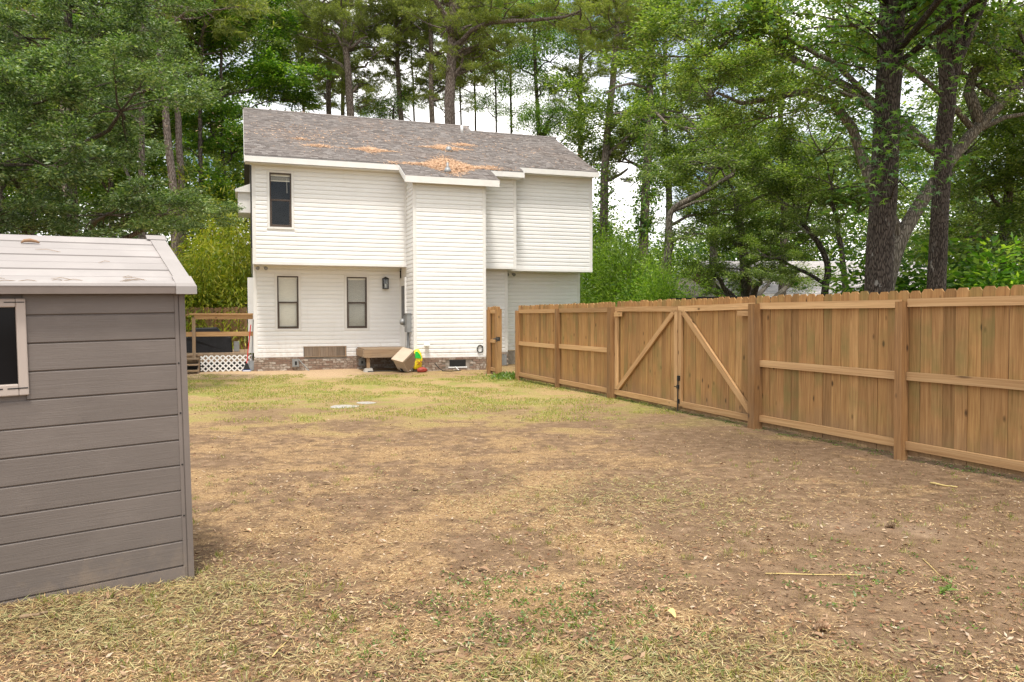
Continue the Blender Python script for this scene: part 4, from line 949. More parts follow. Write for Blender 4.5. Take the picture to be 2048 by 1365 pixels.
# ------------------------------------------------------------------ neighbours beyond the fence
def nb():
    t = thing('brick_house', 'single storey brick house with pale grey roof seen between the oaks', 'house', (11.6, 41, 0), R(4))
    b_ = MB(); b_.box(0, 13, 0, 8, 0, 2.9); link('wall', b_.mesh('wall', M['redbrick']), t)
    r_ = MB(); r_.prism([(-.5, -.6, 2.75), (-.5, 4, 4.75), (-.5, 8.6, 2.75), (-.5, 8.5, 2.65), (-.5, 4, 4.6), (-.5, -.5, 2.65)], (14, 0, 0)); rr_ = link('roof', r_.mesh('roof', M['palershingle']), t)
    s = MB()
    for k in range(26):
        a = k/26; y0, z0_ = -.6+4.6*a, 2.75+2.0*a; y1, z1_ = y0+.2, z0_+.089; x = -.5
        while x < 13.4:
            w_ = random.uniform(.3, .8); s.add([(x, y0, z0_+.03), (x+w_-.01, y0, z0_+.03), (x+w_-.01, y1, z1_+.008), (x, y1, z1_+.008), (x, y0, z0_), (x+w_-.01, y0, z0_)], [(0,1,2,3), (0,4,5,1)]); x += w_
    tag(link('shingles', s.mesh('shingles', M['palershingle'], fix=False), rr_), kind='stuff')
    f = MB(); f.box(-.5, 13.5, -.64, -.6, 2.56, 2.74); link('fascia', f.mesh('fascia', M['trim']), t)
    for x in (1.2, 4.6, 8.4, 11): 
        w_ = MB(); w_.box(x, x+1.2, -.05, 0, 1.0, 2.4); wo_ = link('window', w_.mesh('window', M['trim']), t); g = MB(); g.box(x+.08, x+1.12, -.06, -.05, 1.08, 2.32); link('pane', g.mesh('pane', M['glassdark']), wo_)
    c = MB(); c.box(.3, 1.0, -.7, -.1, 0, 3.4); link('chimney', c.mesh('chimney', M['redbrick']), t)
    t = thing('outbuilding', 'small outbuilding with dark charcoal roof half hidden behind the light green cedar', 'outbuilding', (5.6, 31, 0), R(12))
    b_ = MB(); b_.box(0, 3.2, 0, 3, 0, 1.9); link('wall', b_.mesh('wall', M['grey_side']), t)
    r_ = MB(); r_.prism([(-.2, -.3, 1.85), (3.4, -.3, 1.85), (2.2, 1.5, 3.2), (.9, 1.5, 3.2)], (0, .05, .0)); r_.prism([(-.2, 3.3, 1.85), (3.4, 3.3, 1.85), (2.2, 1.5, 3.2), (.9, 1.5, 3.2)], (0, -.04, .0)); r_.add([(3.4,-.3,1.85),(3.4,3.3,1.85),(2.2,1.5,3.2),(-.2,-.3,1.85),(-.2,3.3,1.85),(.9,1.5,3.2)], [(0,1,2),(3,5,4)]); link('roof', r_.mesh('roof', M['darkshingle'], fix=False), t)
    d = MB(); d.box(1.0, 2.0, -.04, 0, 0, 1.8); link('door', d.mesh('door', M['trim']), t)
    t = thing('parked_car', 'black parked car whose roof just shows above the gate', 'car', (5.2, 21.2, 0), R(15))
    prof_ = [(-2.3,.35),(-2.35,.8),(-2.2,1.05),(-1.4,1.2),(-.75,1.95),(1.5,2.0),(2.1,1.3),(2.25,1.1),(2.3,.35)]
    b_ = MB(); b_.prism([(x, -.9, z) for x, z in prof_], (0, 1.8, 0)); bo = link('body', b_.mesh('body', M['black']), t); bv_ = bo.modifiers.new('bevel', 'BEVEL'); bv_.width = .08; bv_.segments = 3
    for y in (-.91, .905):
        g = MB(); g.prism([(-1.15, y, 1.25), (-.68, y, 1.85), (.2, y, 1.88), (.2, y, 1.25)], (0, .005, 0)); link('window', g.mesh('window', M['glassdark']), t); g = MB(); g.prism([(.3, y, 1.25), (.3, y, 1.88), (1.4, y, 1.88), (1.8, y, 1.3)], (0, .005, 0)); link('window', g.mesh('window', M['glassdark']), t)
        for x in (-1.45, 1.4):
            w_ = MB(); w_.tube([(x, y-.11 if y > 0 else y-.02, .36), (x, y+.02 if y > 0 else y+.11, .36)], .36, 18); link('wheel', w_.mesh('wheel', M['rubber']), t)
    rr_ = MB(); rr_.tube([(-.6, -.75, 2.06), (1.4, -.75, 2.08)], .02, 6); rr_.tube([(-.6, .75, 2.06), (1.4, .75, 2.08)], .02, 6); link('roof_rail', rr_.mesh('roof_rail', M['black']), t)
nb()

# ------------------------------------------------------------------ vegetation: crown meshes
def rotv(v, axis_, a): return Matrix.Rotation(a, 3, axis_) @ v
def skeleton(seed, nmain, length, el, sag, rad0, nsub, substart=2, top=None):
    """limbs from the origin: returns MB of bark tubes and a list of twig ends (point, direction, size)."""
    rs = random.Random(seed); mb = MB(); ends = []
    for i in range(nmain):
        az = 2*PI*(i+rs.uniform(-.35, .35))/nmain; e = rs.uniform(*el); L = length*rs.uniform(.65, 1.05)
        z0_ = rs.uniform(*top) if top else 0
        d = Vector((math.cos(az)*math.cos(e), math.sin(az)*math.cos(e), math.sin(e))); p = Vector((0, 0, z0_)); pts = [p.copy()]
        for k in range(6):
            d = (d + Vector((rs.uniform(-.28,.28), rs.uniform(-.28,.28), rs.uniform(-.2,.2)-sag))).normalized()
            p = p + d*L/6; pts.append(p.copy())
        rr = [rad0*(1-.85*k/6) for k in range(7)]
        mb.tube(pts, rr, 5, 1, False)
        for k in range(substart, 7):
            for _ in range(nsub):
                dd = (pts[min(k,6)]-pts[k-1]).normalized(); ax = Vector((rs.uniform(-1,1), rs.uniform(-1,1), rs.uniform(-1,1))).normalized()
                sdv = rotv(dd, ax, rs.uniform(.5, 1.2)); sl = length*rs.uniform(.16, .36); q = pts[k].copy(); sp = [q.copy()]
                for j in range(3):
                    sdv = (sdv + Vector((rs.uniform(-.3,.3), rs.uniform(-.3,.3), rs.uniform(-.15,.15)-sag*.6))).normalized(); q = q + sdv*sl/3; sp.append(q.copy())
                    if j: ends.append((q.copy(), sdv.copy(), 1.0))
                mb.tube(sp, [rr[k]*.55+.004, rr[k]*.4+.003, .006, .003], 4, 1, False)
        ends.append((pts[-1], d.copy(), 1.0))
    return mb, ends
def crown_mesh(name, seed, skel, per, sig, flat, L, W, leaf, bark, droop=.25, thin=0.0, tilt=.55):
    mb, ends = skel; g = np.random.default_rng(seed); C_ = []
    for p, d, s in ends:
        if g.random() < thin: continue
        n = int(per*g.uniform(.45, 1.45)); k = sig*g.uniform(.7, 1.3)
        off = g.normal(0, 1, (n, 3))*np.array([k, k, k*flat]); c = np.array(p)+off
        C_.append((c, unit(off*np.array([1, 1, .3])+np.array(d)*k*.6+g.normal(0, .5*k, (n, 3)))))
    c = np.concatenate([x[0] for x in C_]); d = np.concatenate([x[1] for x in C_]); n = len(c)
    d[:, 2] -= droop; d = unit(d)
    s = unit(np.cross(d, np.array([0, 0, 1.]) + g.normal(0, tilt, (n, 3))))
    q = leaf_quads(c, d, s, L*g.uniform(.5, 1.6, n), W*g.uniform(.6, 1.4, n))
    tq = join_tubes(None, mb)
    return quadmesh(name, np.concatenate([q, tq]), [leaf, bark], np.concatenate([np.zeros(n), np.ones(len(tq))]))
def needle_mesh(name, seed, skel, tufts, sig, L, W, per, leaf, bark):
    mb, ends = skel; g = np.random.default_rng(seed); P_ = []; D_ = []
    for p, d, s in ends:
        n = int(tufts*g.uniform(.5, 1.4)); P_.append(np.array(p)+g.normal(0, sig, (n, 3))*np.array([1, 1, .55])); D_.append(unit(np.array(d)*.5+np.array([0, 0, .45])+g.normal(0, .45, (n, 3))))
    P_ = np.concatenate(P_); D_ = np.concatenate(D_); n = len(P_)
    d = unit(np.repeat(D_, per, 0)*.75+g.normal(0, .55, (n*per, 3))); c = np.repeat(P_, per, 0)
    s = unit(np.cross(d, g.normal(0, 1, (n*per, 3))))
    q = leaf_quads(c, d, s, L*g.uniform(.7, 1.2, n*per), W*np.ones(n*per)); tq = join_tubes(None, mb)
    return quadmesh(name, np.concatenate([q, tq]), [leaf, bark], np.concatenate([np.zeros(n*per), np.ones(len(tq))]))

OAK = [crown_mesh('crown', 21+k, skeleton(31+k, 7, 3.2, (.0, .75), .02, .06, 2, 3), 120, .27, .62, .135, .085, M['oakleaf'], M['oakbark'], .1, thin=.26, tilt=.75) for k in range(3)]
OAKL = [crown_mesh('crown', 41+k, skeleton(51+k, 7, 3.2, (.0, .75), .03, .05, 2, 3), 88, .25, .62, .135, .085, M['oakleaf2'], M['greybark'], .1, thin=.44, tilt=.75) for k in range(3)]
SPRAY = [crown_mesh('crown', 141+k, skeleton(151+k, 8, 3.1, (-.12, .35), .02, .05, 2, 3), 95, .25, .34, .15, .075, M['oakleaf'], M['oakbark'], .12, thin=.34, tilt=.6) for k in range(3)]
BROAD = [crown_mesh('crown', 61+k, skeleton(71+k, 6, 3.0, (.1, .9), .04, .05, 2), 66, .32, .6, .19, .125, M['broadleaf'], M['oakbark'], .3, thin=.28, tilt=.7) for k in range(2)]
AIRY = [crown_mesh('crown', 161+k, skeleton(171+k, 7, 3.0, (.0, .9), .07, .035, 2), 26, .42, .7, .20, .075, M['broadleaf'], M['greybark'], .75, thin=.15, tilt=.8) for k in range(2)]
PINE = [needle_mesh('crown', 81+k, skeleton(91+k, 8, 3.0, (.05, .55), -.03, .06, 1, 3, (-2.2, 2.2)), 11, .26, .28, .030, 12, M['needle'], M['pinebark']) for k in range(2)]
BUSH = [crown_mesh('foliage', 101+k, skeleton(111+k, 12, 2.2, (.5, 1.45), .10, .02, 1, 1), 120, .30, .6, .15, .034, M['bamboo'], M['oakbark'], .45) for k in range(2)]
CEDAR = crown_mesh('foliage', 121, skeleton(122, 14, 2.2, (.6, 1.4), .09, .02, 1, 1), 150, .26, .7, .11, .028, M['cedar'], M['oakbark'], .1)
UNDER = [crown_mesh('foliage', 131+k, skeleton(133+k, 9, 2.3, (.2, 1.2), .05, .03, 2, 1), 90, .34, .6, .14, .075, M['broadleaf'], M['oakbark'], .3) for k in range(2)]

def PX(px, Y): return (px-1024)/FPX*Y
def PZ(py, Y): return EYE + (635-py)/FPX*Y
TRS = random.Random(77)
def tree(name, label, Y, path, r0, bark, lumps, kind, group=None, sides=10, limbs=True, flare=1.35, topfrac=.45, cat='tree', yoff=None, flat=.9):
    """path: pixel-read points (px,py) from the base up, at distance Y; lumps: (px,py,dY,scale) crown masses, joined by limbs to the trunk."""
    bx = PX(path[0][0], Y)
    t = thing(name, label, cat, (bx, Y, 0), 0, group)
    pts = [Vector((PX(px, Y)-bx, (0 if not yoff else yoff*i), PZ(py, Y) if i else -.3)) for i, (px, py) in enumerate(path)]
    # resample with slight waviness
    fine = []
    for a, b_ in zip(pts, pts[1:]):
        n = max(2, int((b_-a).length/.9))
        for k in range(n): fine.append(a.lerp(b_, k/n))
    fine.append(pts[-1]); H = max(.1, pts[-1].z)
    # smooth corners a little
    for _ in range(2): fine = [fine[0]] + [fine[i]*.5 + (fine[i-1]+fine[i+1])*.25 for i in range(1, len(fine)-1)] + [fine[-1]]
    rad = []
    for p in fine:
        q = max(0, min(1, p.z/H)); rr = r0*(1-(1-topfrac)*q)
        if p.z < .8: rr *= 1+(flare-1)*(1-max(0, p.z)/.8)
        rad.append(rr)
    mb = MB(); mb.tube([p+Vector((TRS.uniform(-.02, .02), TRS.uniform(-.02, .02), 0)) for p in fine], rad, sides, 0, True, .05, TRS)
    link('trunk', mb.mesh('trunk', bark, True), t)
    if kind is PINE and 560 < path[0][0] < 1180:
        xm = path[len(path)//2][0]; lumps = list(lumps) + rlumps(4, xm-62, xm+62, 10, 215, .38, .58, 1.5)
    for (px, py, dY, sc) in lumps:
        c = Vector((PX(px, Y+dY)-bx, dY, PZ(py, Y+dY)))
        if limbs:
            # start from the trunk point somewhat below
            cand = [i for i, p in enumerate(fine) if p.z < c.z-.25*(c-p).length] or [len(fine)//2]
            i = min(cand, key=lambda i: (fine[i]-c).length); a = fine[i]; r_ = min(rad[i]*.6, .05+.035*(c-a).length)
            mid = a.lerp(c, .5)+Vector((TRS.uniform(-.25, .25), TRS.uniform(-.25, .25), TRS.uniform(0, .12)*(c-a).length)); q1 = a.lerp(mid, .5)+Vector((TRS.uniform(-.1,.1), 0, TRS.uniform(-.1,.12))); q2 = mid.lerp(c, .5)+Vector((TRS.uniform(-.15,.15), 0, TRS.uniform(-.1,.15)))
            lb = MB(); lb.tube([a, q1, mid, q2, c], [r_, r_*.86, r_*.72, r_*.58, r_*.42], 7); link('limb', lb.mesh('limb', bark, True), t)
        me = kind[TRS.randrange(len(kind))]
        link('crown', me, t, c, (TRS.uniform(-.2, .2), TRS.uniform(-.2, .2), TRS.uniform(0, 6.28)), (sc*TRS.uniform(.92, 1.08), sc*TRS.uniform(.92, 1.08), sc*flat*TRS.uniform(.9, 1.1)))
    return t
def rlumps(n, x0, x1, y0, y1, s0, s1, d=2.0): return [(TRS.uniform(x0, x1), TRS.uniform(y0, y1), TRS.uniform(-d, d), TRS.uniform(s0, s1)) for _ in range(n)]

OB, PB, GB, SB = M['oakbark'], M['pinebark'], M['greybark'], M['gumbark']
# left woods, nearest first
tree('live_oak_tree', 'dark live oak with layered grey green sprays, its trunk rising behind the shed ridge', 18, [(152, 640), (148, 480), (146, 330), (156, 240), (150, 120), (146, -60)], .165, OB,
     [(55, 215, -2.5, .5), (150, 190, -2, .42), (250, 225, -2, .48), (100, 335, -3, .5), (0, 330, -3, .42), (215, 430, -2, .45), (330, 430, -1, .45), (300, 185, 0, .4), (60, 80, 0, .55), (240, 70, 1, .55), (40, 455, -2, .42), (385, 425, 1, .36), (150, 20, 0, .5)], SPRAY)
tree('live_oak_tree', 'live oak at the left edge with low sprays of leaves over the shed roof', 15, [(-90, 640), (-70, 400), (-60, 200), (-40, 20)], .2, OB,
     [(-40, 280, 0, .4), (-30, 440, 0, .4), (0, 120, 1, .45)], SPRAY)
tree('oak_tree', 'thin dark trunked oak between the left live oak and the twin pines', 24, [(283, 640), (288, 470), (290, 330), (290, 170), (296, 60)], .14, OB, [(265, 130, -1, .5), (225, 320, 2, .5), (300, 470, 2, .5), (290, 20, 0, .5), (210, 210, 1, .45)], SPRAY)
tree('live_oak_tree', 'slim live oak with pale leaves just left of the house wall', 33, [(415, 640), (408, 480), (404, 330), (408, 150), (420, -20)], .13, OB, [(425, 350, 1, .6), (385, 160, 0, .6), (450, 260, 2, .5), (450, 90, 1.5, .7), (440, 430, 1, .6), (385, 300, 1, .45), (400, 20, 0, .7)], OAKL)
tree('pine_tree', 'leaning left hand pine of the twin pines left of the house', 30, [(358, 640), (352, 390), (340, 250), (326, 80), (320, -40)], .20, PB, [(330, -60, 0, 1.2), (300, 20, 1, 1.0)], PINE)
tree('pine_tree', 'upright right hand pine of the twin pines left of the house', 32, [(372, 640), (368, 390), (360, 200), (354, 60), (354, -60)], .19, PB, [(390, -50, 0, 1.2), (400, 40, 1, .9)], PINE)
tree('pine_tree', 'pale barked pine behind the left live oak trunk', 27, [(140, 640), (138, 300), (136, 100), (134, -60)], .19, PB, [(120, -70, 0, 1.3), (170, 20, 2, 1.0)], PINE)
tree('oak_tree', 'dark oak deep in the woods behind the far left of the shed', 29, [(5, 640), (2, 300), (4, 120), (-8, -40)], .2, OB, rlumps(5, -60, 120, 60, 420, .65, .9), OAKL, flat=.85)
tree('oak_tree', 'shaded oak deep in the woods behind the middle of the shed roof', 33, [(232, 640), (226, 300), (222, 0)], .15, OB, rlumps(5, 130, 270, 60, 460, .7, .9), OAKL, flat=.85)
tree('broadleaf_tree', 'bright leaved tree close to the left end of the house roof', 34, [(455, 640), (452, 400), (448, 200), (452, 40)], .12, OB, [(468, 310, 0, .6), (430, 250, 0, .5), (490, 190, 3, .7), (500, 110, 4, .75), (460, 40, 1, .7), (455, 420, 0, .7), (550, 175, 4, .7), (520, 40, 4, .8), (575, 205, 4, .5)], BROAD)
tree('broadleaf_tree', 'bright leaved tree deep between the twin pines and the shed', 36, [(318, 640), (312, 300), (318, 60)], .14, OB, rlumps(5, 220, 420, 20, 440, .7, 1.0), BROAD)
tree('broadleaf_tree', 'bright leaved tree deep in the woods above the left window of the shed', 37, [(70, 640), (74, 300), (80, 40)], .14, OB, rlumps(8, -40, 190, 10, 440, 1.0, 1.35), BROAD)
# pines behind the house
tree('pine_tree', 'crooked pine bending left above the left part of the roof', 42, [(680, 640), (662, 230), (660, 175), (668, 130), (655, 85), (630, 50), (600, 10), (580, -30)], .22, PB, [(560, 0, 0, .95), (610, 60, 0, .7), (640, 190, 1, .55), (560, 70, 1, .8), (640, -20, 1, .9), (600, 20, -1, .8), (680, 160, 1, .5), (580, 130, 1, .6), (650, 95, 0, .5)], PINE)
tree('pine_tree', 'stout straight pine above the middle of the left roof slope', 38, [(716, 640), (706, 235), (700, 150), (693, 60), (690, -60)], .275, PB, [(700, -40, 0, .9), (740, 80, 0, .55), (650, 40, 0, .7), (700, 40, 2, .6), (640, 110, 1, .5), (745, 20, 1, .7), (740, 130, 1, .45), (720, 180, 1, .4), (760, 100, 2, .4)], PINE)
tree('pine_tree', 'dark pine standing just behind the stout straight pine', 46, [(690, 640), (689, 220), (690, 120), (686, -40)], .19, PB, [(690, 110, 0, .7), (700, 200, 1, .55), (660, -30, 0, 1.0)], PINE)
tree('pine_tree', 'slim pine behind the roof, leftmost trunk over the ridge', 48, [(612, 640), (612, 220), (610, 140), (606, 0)], .15, PB, [(600, 110, 0, .8), (590, 190, 1, .7), (560, 130, 1, .8), (620, -10, 0, 1.1)], PINE)
tree('pine_tree', 'slightly leaning pine left of the gap of bright sky', 40, [(816, 640), (806, 245), (800, 180), (797, 90), (795, -60)], .20, PB, [(790, 20, 0, .7), (825, 25, 0, .6), (780, -60, 0, 1.0), (755, 50, 2, .6), (815, 110, 1, .5), (835, 180, 1, .45), (770, 110, 1, .45), (800, 60, -1, .6), (840, 60, 1, .55)], PINE)
tree('pine_tree', 'very thin pine between the two straight pines above the roof', 44, [(838, 640), (832, 250), (828, 150), (823, 30), (822, -40)], .085, PB, [(840, 95, 0, .5), (830, 20, 0, .6)], PINE)
tree('pine_tree', 'straight pine immediately left of the thickest forked pine', 39, [(868, 640), (866, 250), (865, 120), (863, -60)], .20, PB, [(885, 140, 0, .6), (860, 20, 0, .7), (860, -70, 0, 1.1), (850, 90, 1, .5), (870, 190, 1, .35)], PINE)
tree('broadleaf_tree', 'round bright leaved tree showing over the ridge left of the straight pines', 40, [(785, 640), (786, 300), (790, 215)], .10, OB, [(790, 215, 0, .45), (770, 235, 0, .4), (812, 205, 1, .4), (745, 225, 1, .35)], AIRY)
big = tree('pine_tree', 'thickest pine behind the roof, forking into spreading limbs', 34, [(898, 640), (901, 252), (903, 160), (907, 80), (911, 20), (912, -60)], .30, PB, [(960, 95, 0, .5), (920, -60, 0, 1.1), (945, 150, 2, .5), (1000, 110, 2, .5), (930, 110, 1, .45), (890, 30, -1, .6), (970, 20, 0, .7)], PINE, topfrac=.62)
def limb_px(root, Y, path, radii, bark, tufts=(), kind=None):
    bx, by = root.location.x, root.location.y
    lb = MB(); lb.tube([Vector((PX(px, Y+dy)-bx, dy, PZ(py, Y+dy))) for px, py, dy in path], radii, 8); link('limb', lb.mesh('limb', bark, True), root)
    for px, py, dy, sc in tufts: link('crown', (kind or PINE)[TRS.randrange(len(kind or PINE))], root, (PX(px, Y+dy)-bx, dy, PZ(py, Y+dy)), (0, 0, TRS.uniform(0, 6)), (sc, sc, sc*.7))
limb_px(big, 34, [(907, 80, 0), (899, 60, -.2), (888, 30, -.5), (872, 5, -.8), (860, -25, -1)], [.14, .13, .11, .10, .08], PB)
limb_px(big, 34, [(904, 104, 0), (925, 90, -.3), (945, 68, -.8), (975, 54, -1.2), (1020, 50, -1.6), (1070, 48, -2), (1130, 42, -2.4), (1160, 30, -2.6)], [.13, .12, .10, .09, .08, .07, .055, .03], PB, [(1040, 25, -1.5, .55), (1110, 15, -2, .6), (1180, 30, -2.4, .6), (1230, 35, -2.8, .6), (1010, 0, -1, .6), (1260, 45, -2, .5), (1160, -5, -2, .7)])
limb_px(big, 34, [(909, 60, 0), (922, 20, .2), (936, -10, .4)], [.12, .10, .07], PB)
for px, label, r_, Y, l in ((922, 'thin tree just right of the thickest pine', .08, 46, [(930, 150, 0, .5), (925, 200, 1, .4)]), (951, 'thin broadleaf stem at the step in the ridge', .09, 47, [(950, 110, 0, .6), (970, 60, 1, .7)]), (992, 'thin broadleaf stem right of the ridge step with airy leaves', .08, 45, [(985, 150, 0, .62), (1000, 190, 1, .5), (975, 220, 1, .4)]), (1022, 'thin leaning broadleaf stem above the right roof', .10, 45, [(1015, 130, 0, .62), (1030, 230, 1, .45)])):
    tree('broadleaf_tree', label, Y, [(px+10, 640), (px+2, 280), (px, 160), (px-4, 20), (px-2, -40)], r_, OB, l + [(px-10, 20, 0, .8)], AIRY)
tree('broadleaf_tree', 'tall tree with drooping leaves and a vine covered foot above the right roof', 42, [(1082, 640), (1078, 290), (1076, 200), (1068, 120), (1070, 20), (1072, -50)], .16, OB, [(1060, 90, 0, .9), (1100, 130, 0, .8), (1040, 140, 1, .7), (1080, 180, 0, .5), (1120, 250, -1, .5), (1080, 255, -1, .55), (1140, 270, -1, .5), (1120, 225, -1, .45), (1100, 240, -.5, .5), (1120, 60, 1, .9), (1050, 30, 0, .9)], AIRY)
tree('pine_tree', 'straight pine right of the vine covered tree above the right roof', 42, [(1158, 640), (1160, 300), (1160, 180), (1163, 60), (1164, -50)], .19, PB, [(1150, 60, 0, .7), (1180, 150, 1, .45), (1170, 0, 0, .9)], PINE)
tree('pine_tree', 'leaning pine with ivied foot just right of the house roof', 37, [(1200, 640), (1206, 460), (1210, 320), (1219, 220), (1229, 130), (1236, 0), (1238, -50)], .25, PB, [(1240, 70, 0, .8), (1235, 130, 1, .55), (1200, 40, 1, .8), (1270, 270, 0, .4), (1255, 340, 0, .42), (1265, 0, 0, 1.0), (1270, 215, 1, .35)], PINE)
limb_px(bpy.data.objects['pine_tree'], 30, [(326, 100, 0), (350, 60, -.5), (385, 28, -1), (410, 30, -1.5)], [.09, .08, .06, .03], PB)
ivy = tree('pine_tree', 'tall ivy clad pine right of the house with bare side limbs', 32, [(1281, 640), (1286, 500), (1291, 380), (1297, 220), (1303, 60), (1306, -60)], .235, PB, [(1310, 40, 0, .7), (1330, 110, 0, .55), (1270, 120, .5, .5), (1300, 0, 0, .9)], PINE)
limb_px(ivy, 32, [(1300, 185, 0), (1262, 172, -.4), (1235, 178, -.8), (1210, 192, -1)], [.07, .06, .05, .03], PB); limb_px(ivy, 32, [(1297, 250, 0), (1255, 228, -.4), (1228, 232, -.8)], [.06, .05, .03], PB); limb_px(ivy, 32, [(1296, 215, 0), (1330, 250, -.4), (1380, 262, -.8), (1420, 262, -1)], [.07, .06, .04, .02], PB)
limb_px(ivy, 32, [(1303, 60, 0), (1290, 20, .2), (1276, -20, .3)], [.10, .08, .06], PB); limb_px(ivy, 32, [(1302, 70, 0), (1325, 30, .2), (1350, -5, .3)], [.11, .09, .06], PB)
def ivy_on(root, Y, path, r_, n, seed):
    g = np.random.default_rng(seed); bx = root.location.x; pts = np.array([(PX(px, Y)-bx, 0, PZ(py, Y)) for px, py in path]); 
    t = g.random(n)*(len(pts)-1); i = t.astype(int); c = pts[i]+(pts[np.minimum(i+1, len(pts)-1)]-pts[i])*(t-i)[:, None]
    a = g.uniform(0, 2*PI, n); R_ = r_+np.abs(g.normal(0, .10, n))*(1+1.6*(np.sin(t*7+seed) > .3)); o = np.stack([np.cos(a), np.sin(a), g.normal(0, .25, n)], 1)
    c = c+o*R_[:, None]; d = unit(o*.6+np.array([0, 0, -.6])+g.normal(0, .4, (n, 3))); s = unit(np.cross(d, o+g.normal(0, .3, (n, 3))))
    tag(link('ivy', quadmesh('ivy', leaf_quads(c, d, s, .13*g.uniform(.6, 1.3, n), .10*g.uniform(.7, 1.2, n)), M['broadleaf']), root), kind='stuff')
ivy_on(ivy, 32, [(1287, 470), (1291, 380), (1297, 220), (1303, 60), (1305, 0)], .22, 3600, 3)
ivy_on(bpy.data.objects['pine_tree.012'] if 'pine_tree.012' in bpy.data.objects else ivy, 37, [(1204, 520), (1206, 460), (1210, 330)], .30, 1500, 5)
# right side: live oaks beyond the fence
tree('live_oak_tree', 'crooked live oak curving up to the right beside the light green cedar', 26, [(1300, 660), (1318, 545), (1345, 490), (1338, 470), (1334, 440), (1345, 412), (1378, 404), (1420, 378), (1465, 352)], .21, GB,
     [(1400, 330, 0, .6), (1470, 300, 1, .65), (1350, 340, 2, .55), (1430, 430, 1, .45), (1390, 470, 0, .4), (1500, 380, 0, .5), (1360, 230, 1, .65)], OAKL, flat=.85, topfrac=.35)
tree('live_oak_tree', 'live oak with a straight trunk behind the middle of the double gate', 28, [(1496, 660), (1492, 560), (1486, 500), (1478, 455), (1470, 400)], .27, GB, [(1440, 470, -1, .5), (1520, 470, -1, .5), (1480, 540, -2, .5), (1440, 340, 0, .7), (1540, 390, 0, .65), (1425, 545, -1, .42), (1520, 560, -3, .35), (1580, 500, -1, .4), (1450, 590, 2, .35), (1540, 565, 3, .4), (1600, 560, 4, .45)], OAKL, flat=.85)
tree('live_oak_tree', 'twin stemmed live oak leaning left in front of the pale roof', 25, [(1640, 660), (1646, 590), (1658, 545), (1650, 510), (1625, 470), (1605, 455)], .17, OB, [(1590, 420, 0, .5), (1640, 390, 0, .55), (1560, 350, 1, .6), (1620, 470, -1, .35), (1540, 520, 0, .35)], OAKL, flat=.85)
tree('live_oak_tree', 'slender live oak just left of the sweetgum with a bent trunk', 24, [(1684, 660), (1688, 590), (1690, 545), (1678, 500), (1674, 450), (1660, 400)], .13, OB, [(1680, 380, 0, .55), (1640, 310, 0, .65), (1715, 430, 1, .45), (1700, 300, 1, .6)], OAKL, flat=.85)
lo = tree('live_oak_tree', 'great spreading oak with pale limbs behind the two near trunks', 19, [(1745, 680), (1770, 560), (1800, 470), (1845, 400), (1890, 330), (1945, 265), (1990, 215), (2060, 150)], .23, GB,
     [(2000, 130, 0, .6), (1900, 90, 1, .65), (1650, 180, 0, .6), (1560, 110, 1, .65), (1990, 40, 0, .7), (1800, 60, 1, .7), (1700, 60, 0, .7), (1480, 60, 1, .7), (2060, 220, 0, .6), (1420, 60, 1, .55)], OAKL, flat=.85, topfrac=.5)
limb_px(lo, 19, [(1955, 255, 0), (1930, 190, .3), (1940, 150, .4), (1985, 110, .4), (1990, 60, .5)], [.14, .13, .12, .11, .08], GB)
limb_px(lo, 19, [(1800, 480, 0), (1735, 360, .4), (1700, 260, .8), (1660, 210, 1), (1600, 190, 1), (1520, 205, .8), (1480, 212, .6), (1430, 190, .4)], [.16, .14, .12, .10, .085, .07, .055, .03], GB, [(1450, 150, .4, .5), (1540, 240, .6, .5), (1400, 120, 1, .7), (1420, 200, .6, .4)], OAKL)
for px, Y, label in ((1420, 36, 'pale sunlit oak in the distance above the crooked live oak'), (1560, 38, 'pale sunlit oak in the distance above the straight live oak'), (1330, 39, 'pale sunlit oak in the distance beside the ivy clad pine')):
    tree('oak_tree', label, Y, [(px, 650), (px+8, 400), (px-6, 200), (px, 60)], .22, GB, rlumps(6, px-95, px+95, 60, 440, .75, 1.0), OAKL, flat=.85)
for px, Y, label in ((2010, 24, 'shaded dark oak at the right edge beyond the fence'), (1940, 29, 'shaded dark oak right of the second near trunk'), (2110, 22, 'dark oak overhanging the right corner from beyond the fence')):
    tree('oak_tree', label, Y, [(px-25, 650), (px-10, 500), (px+10, 380), (px, 250)], .2, OB, rlumps(6, px-90, px+90, 270, 520, .5, .7, 1.5)+rlumps(3, px-80, px+80, 60, 240, .6, .8), OAKL, flat=.85)
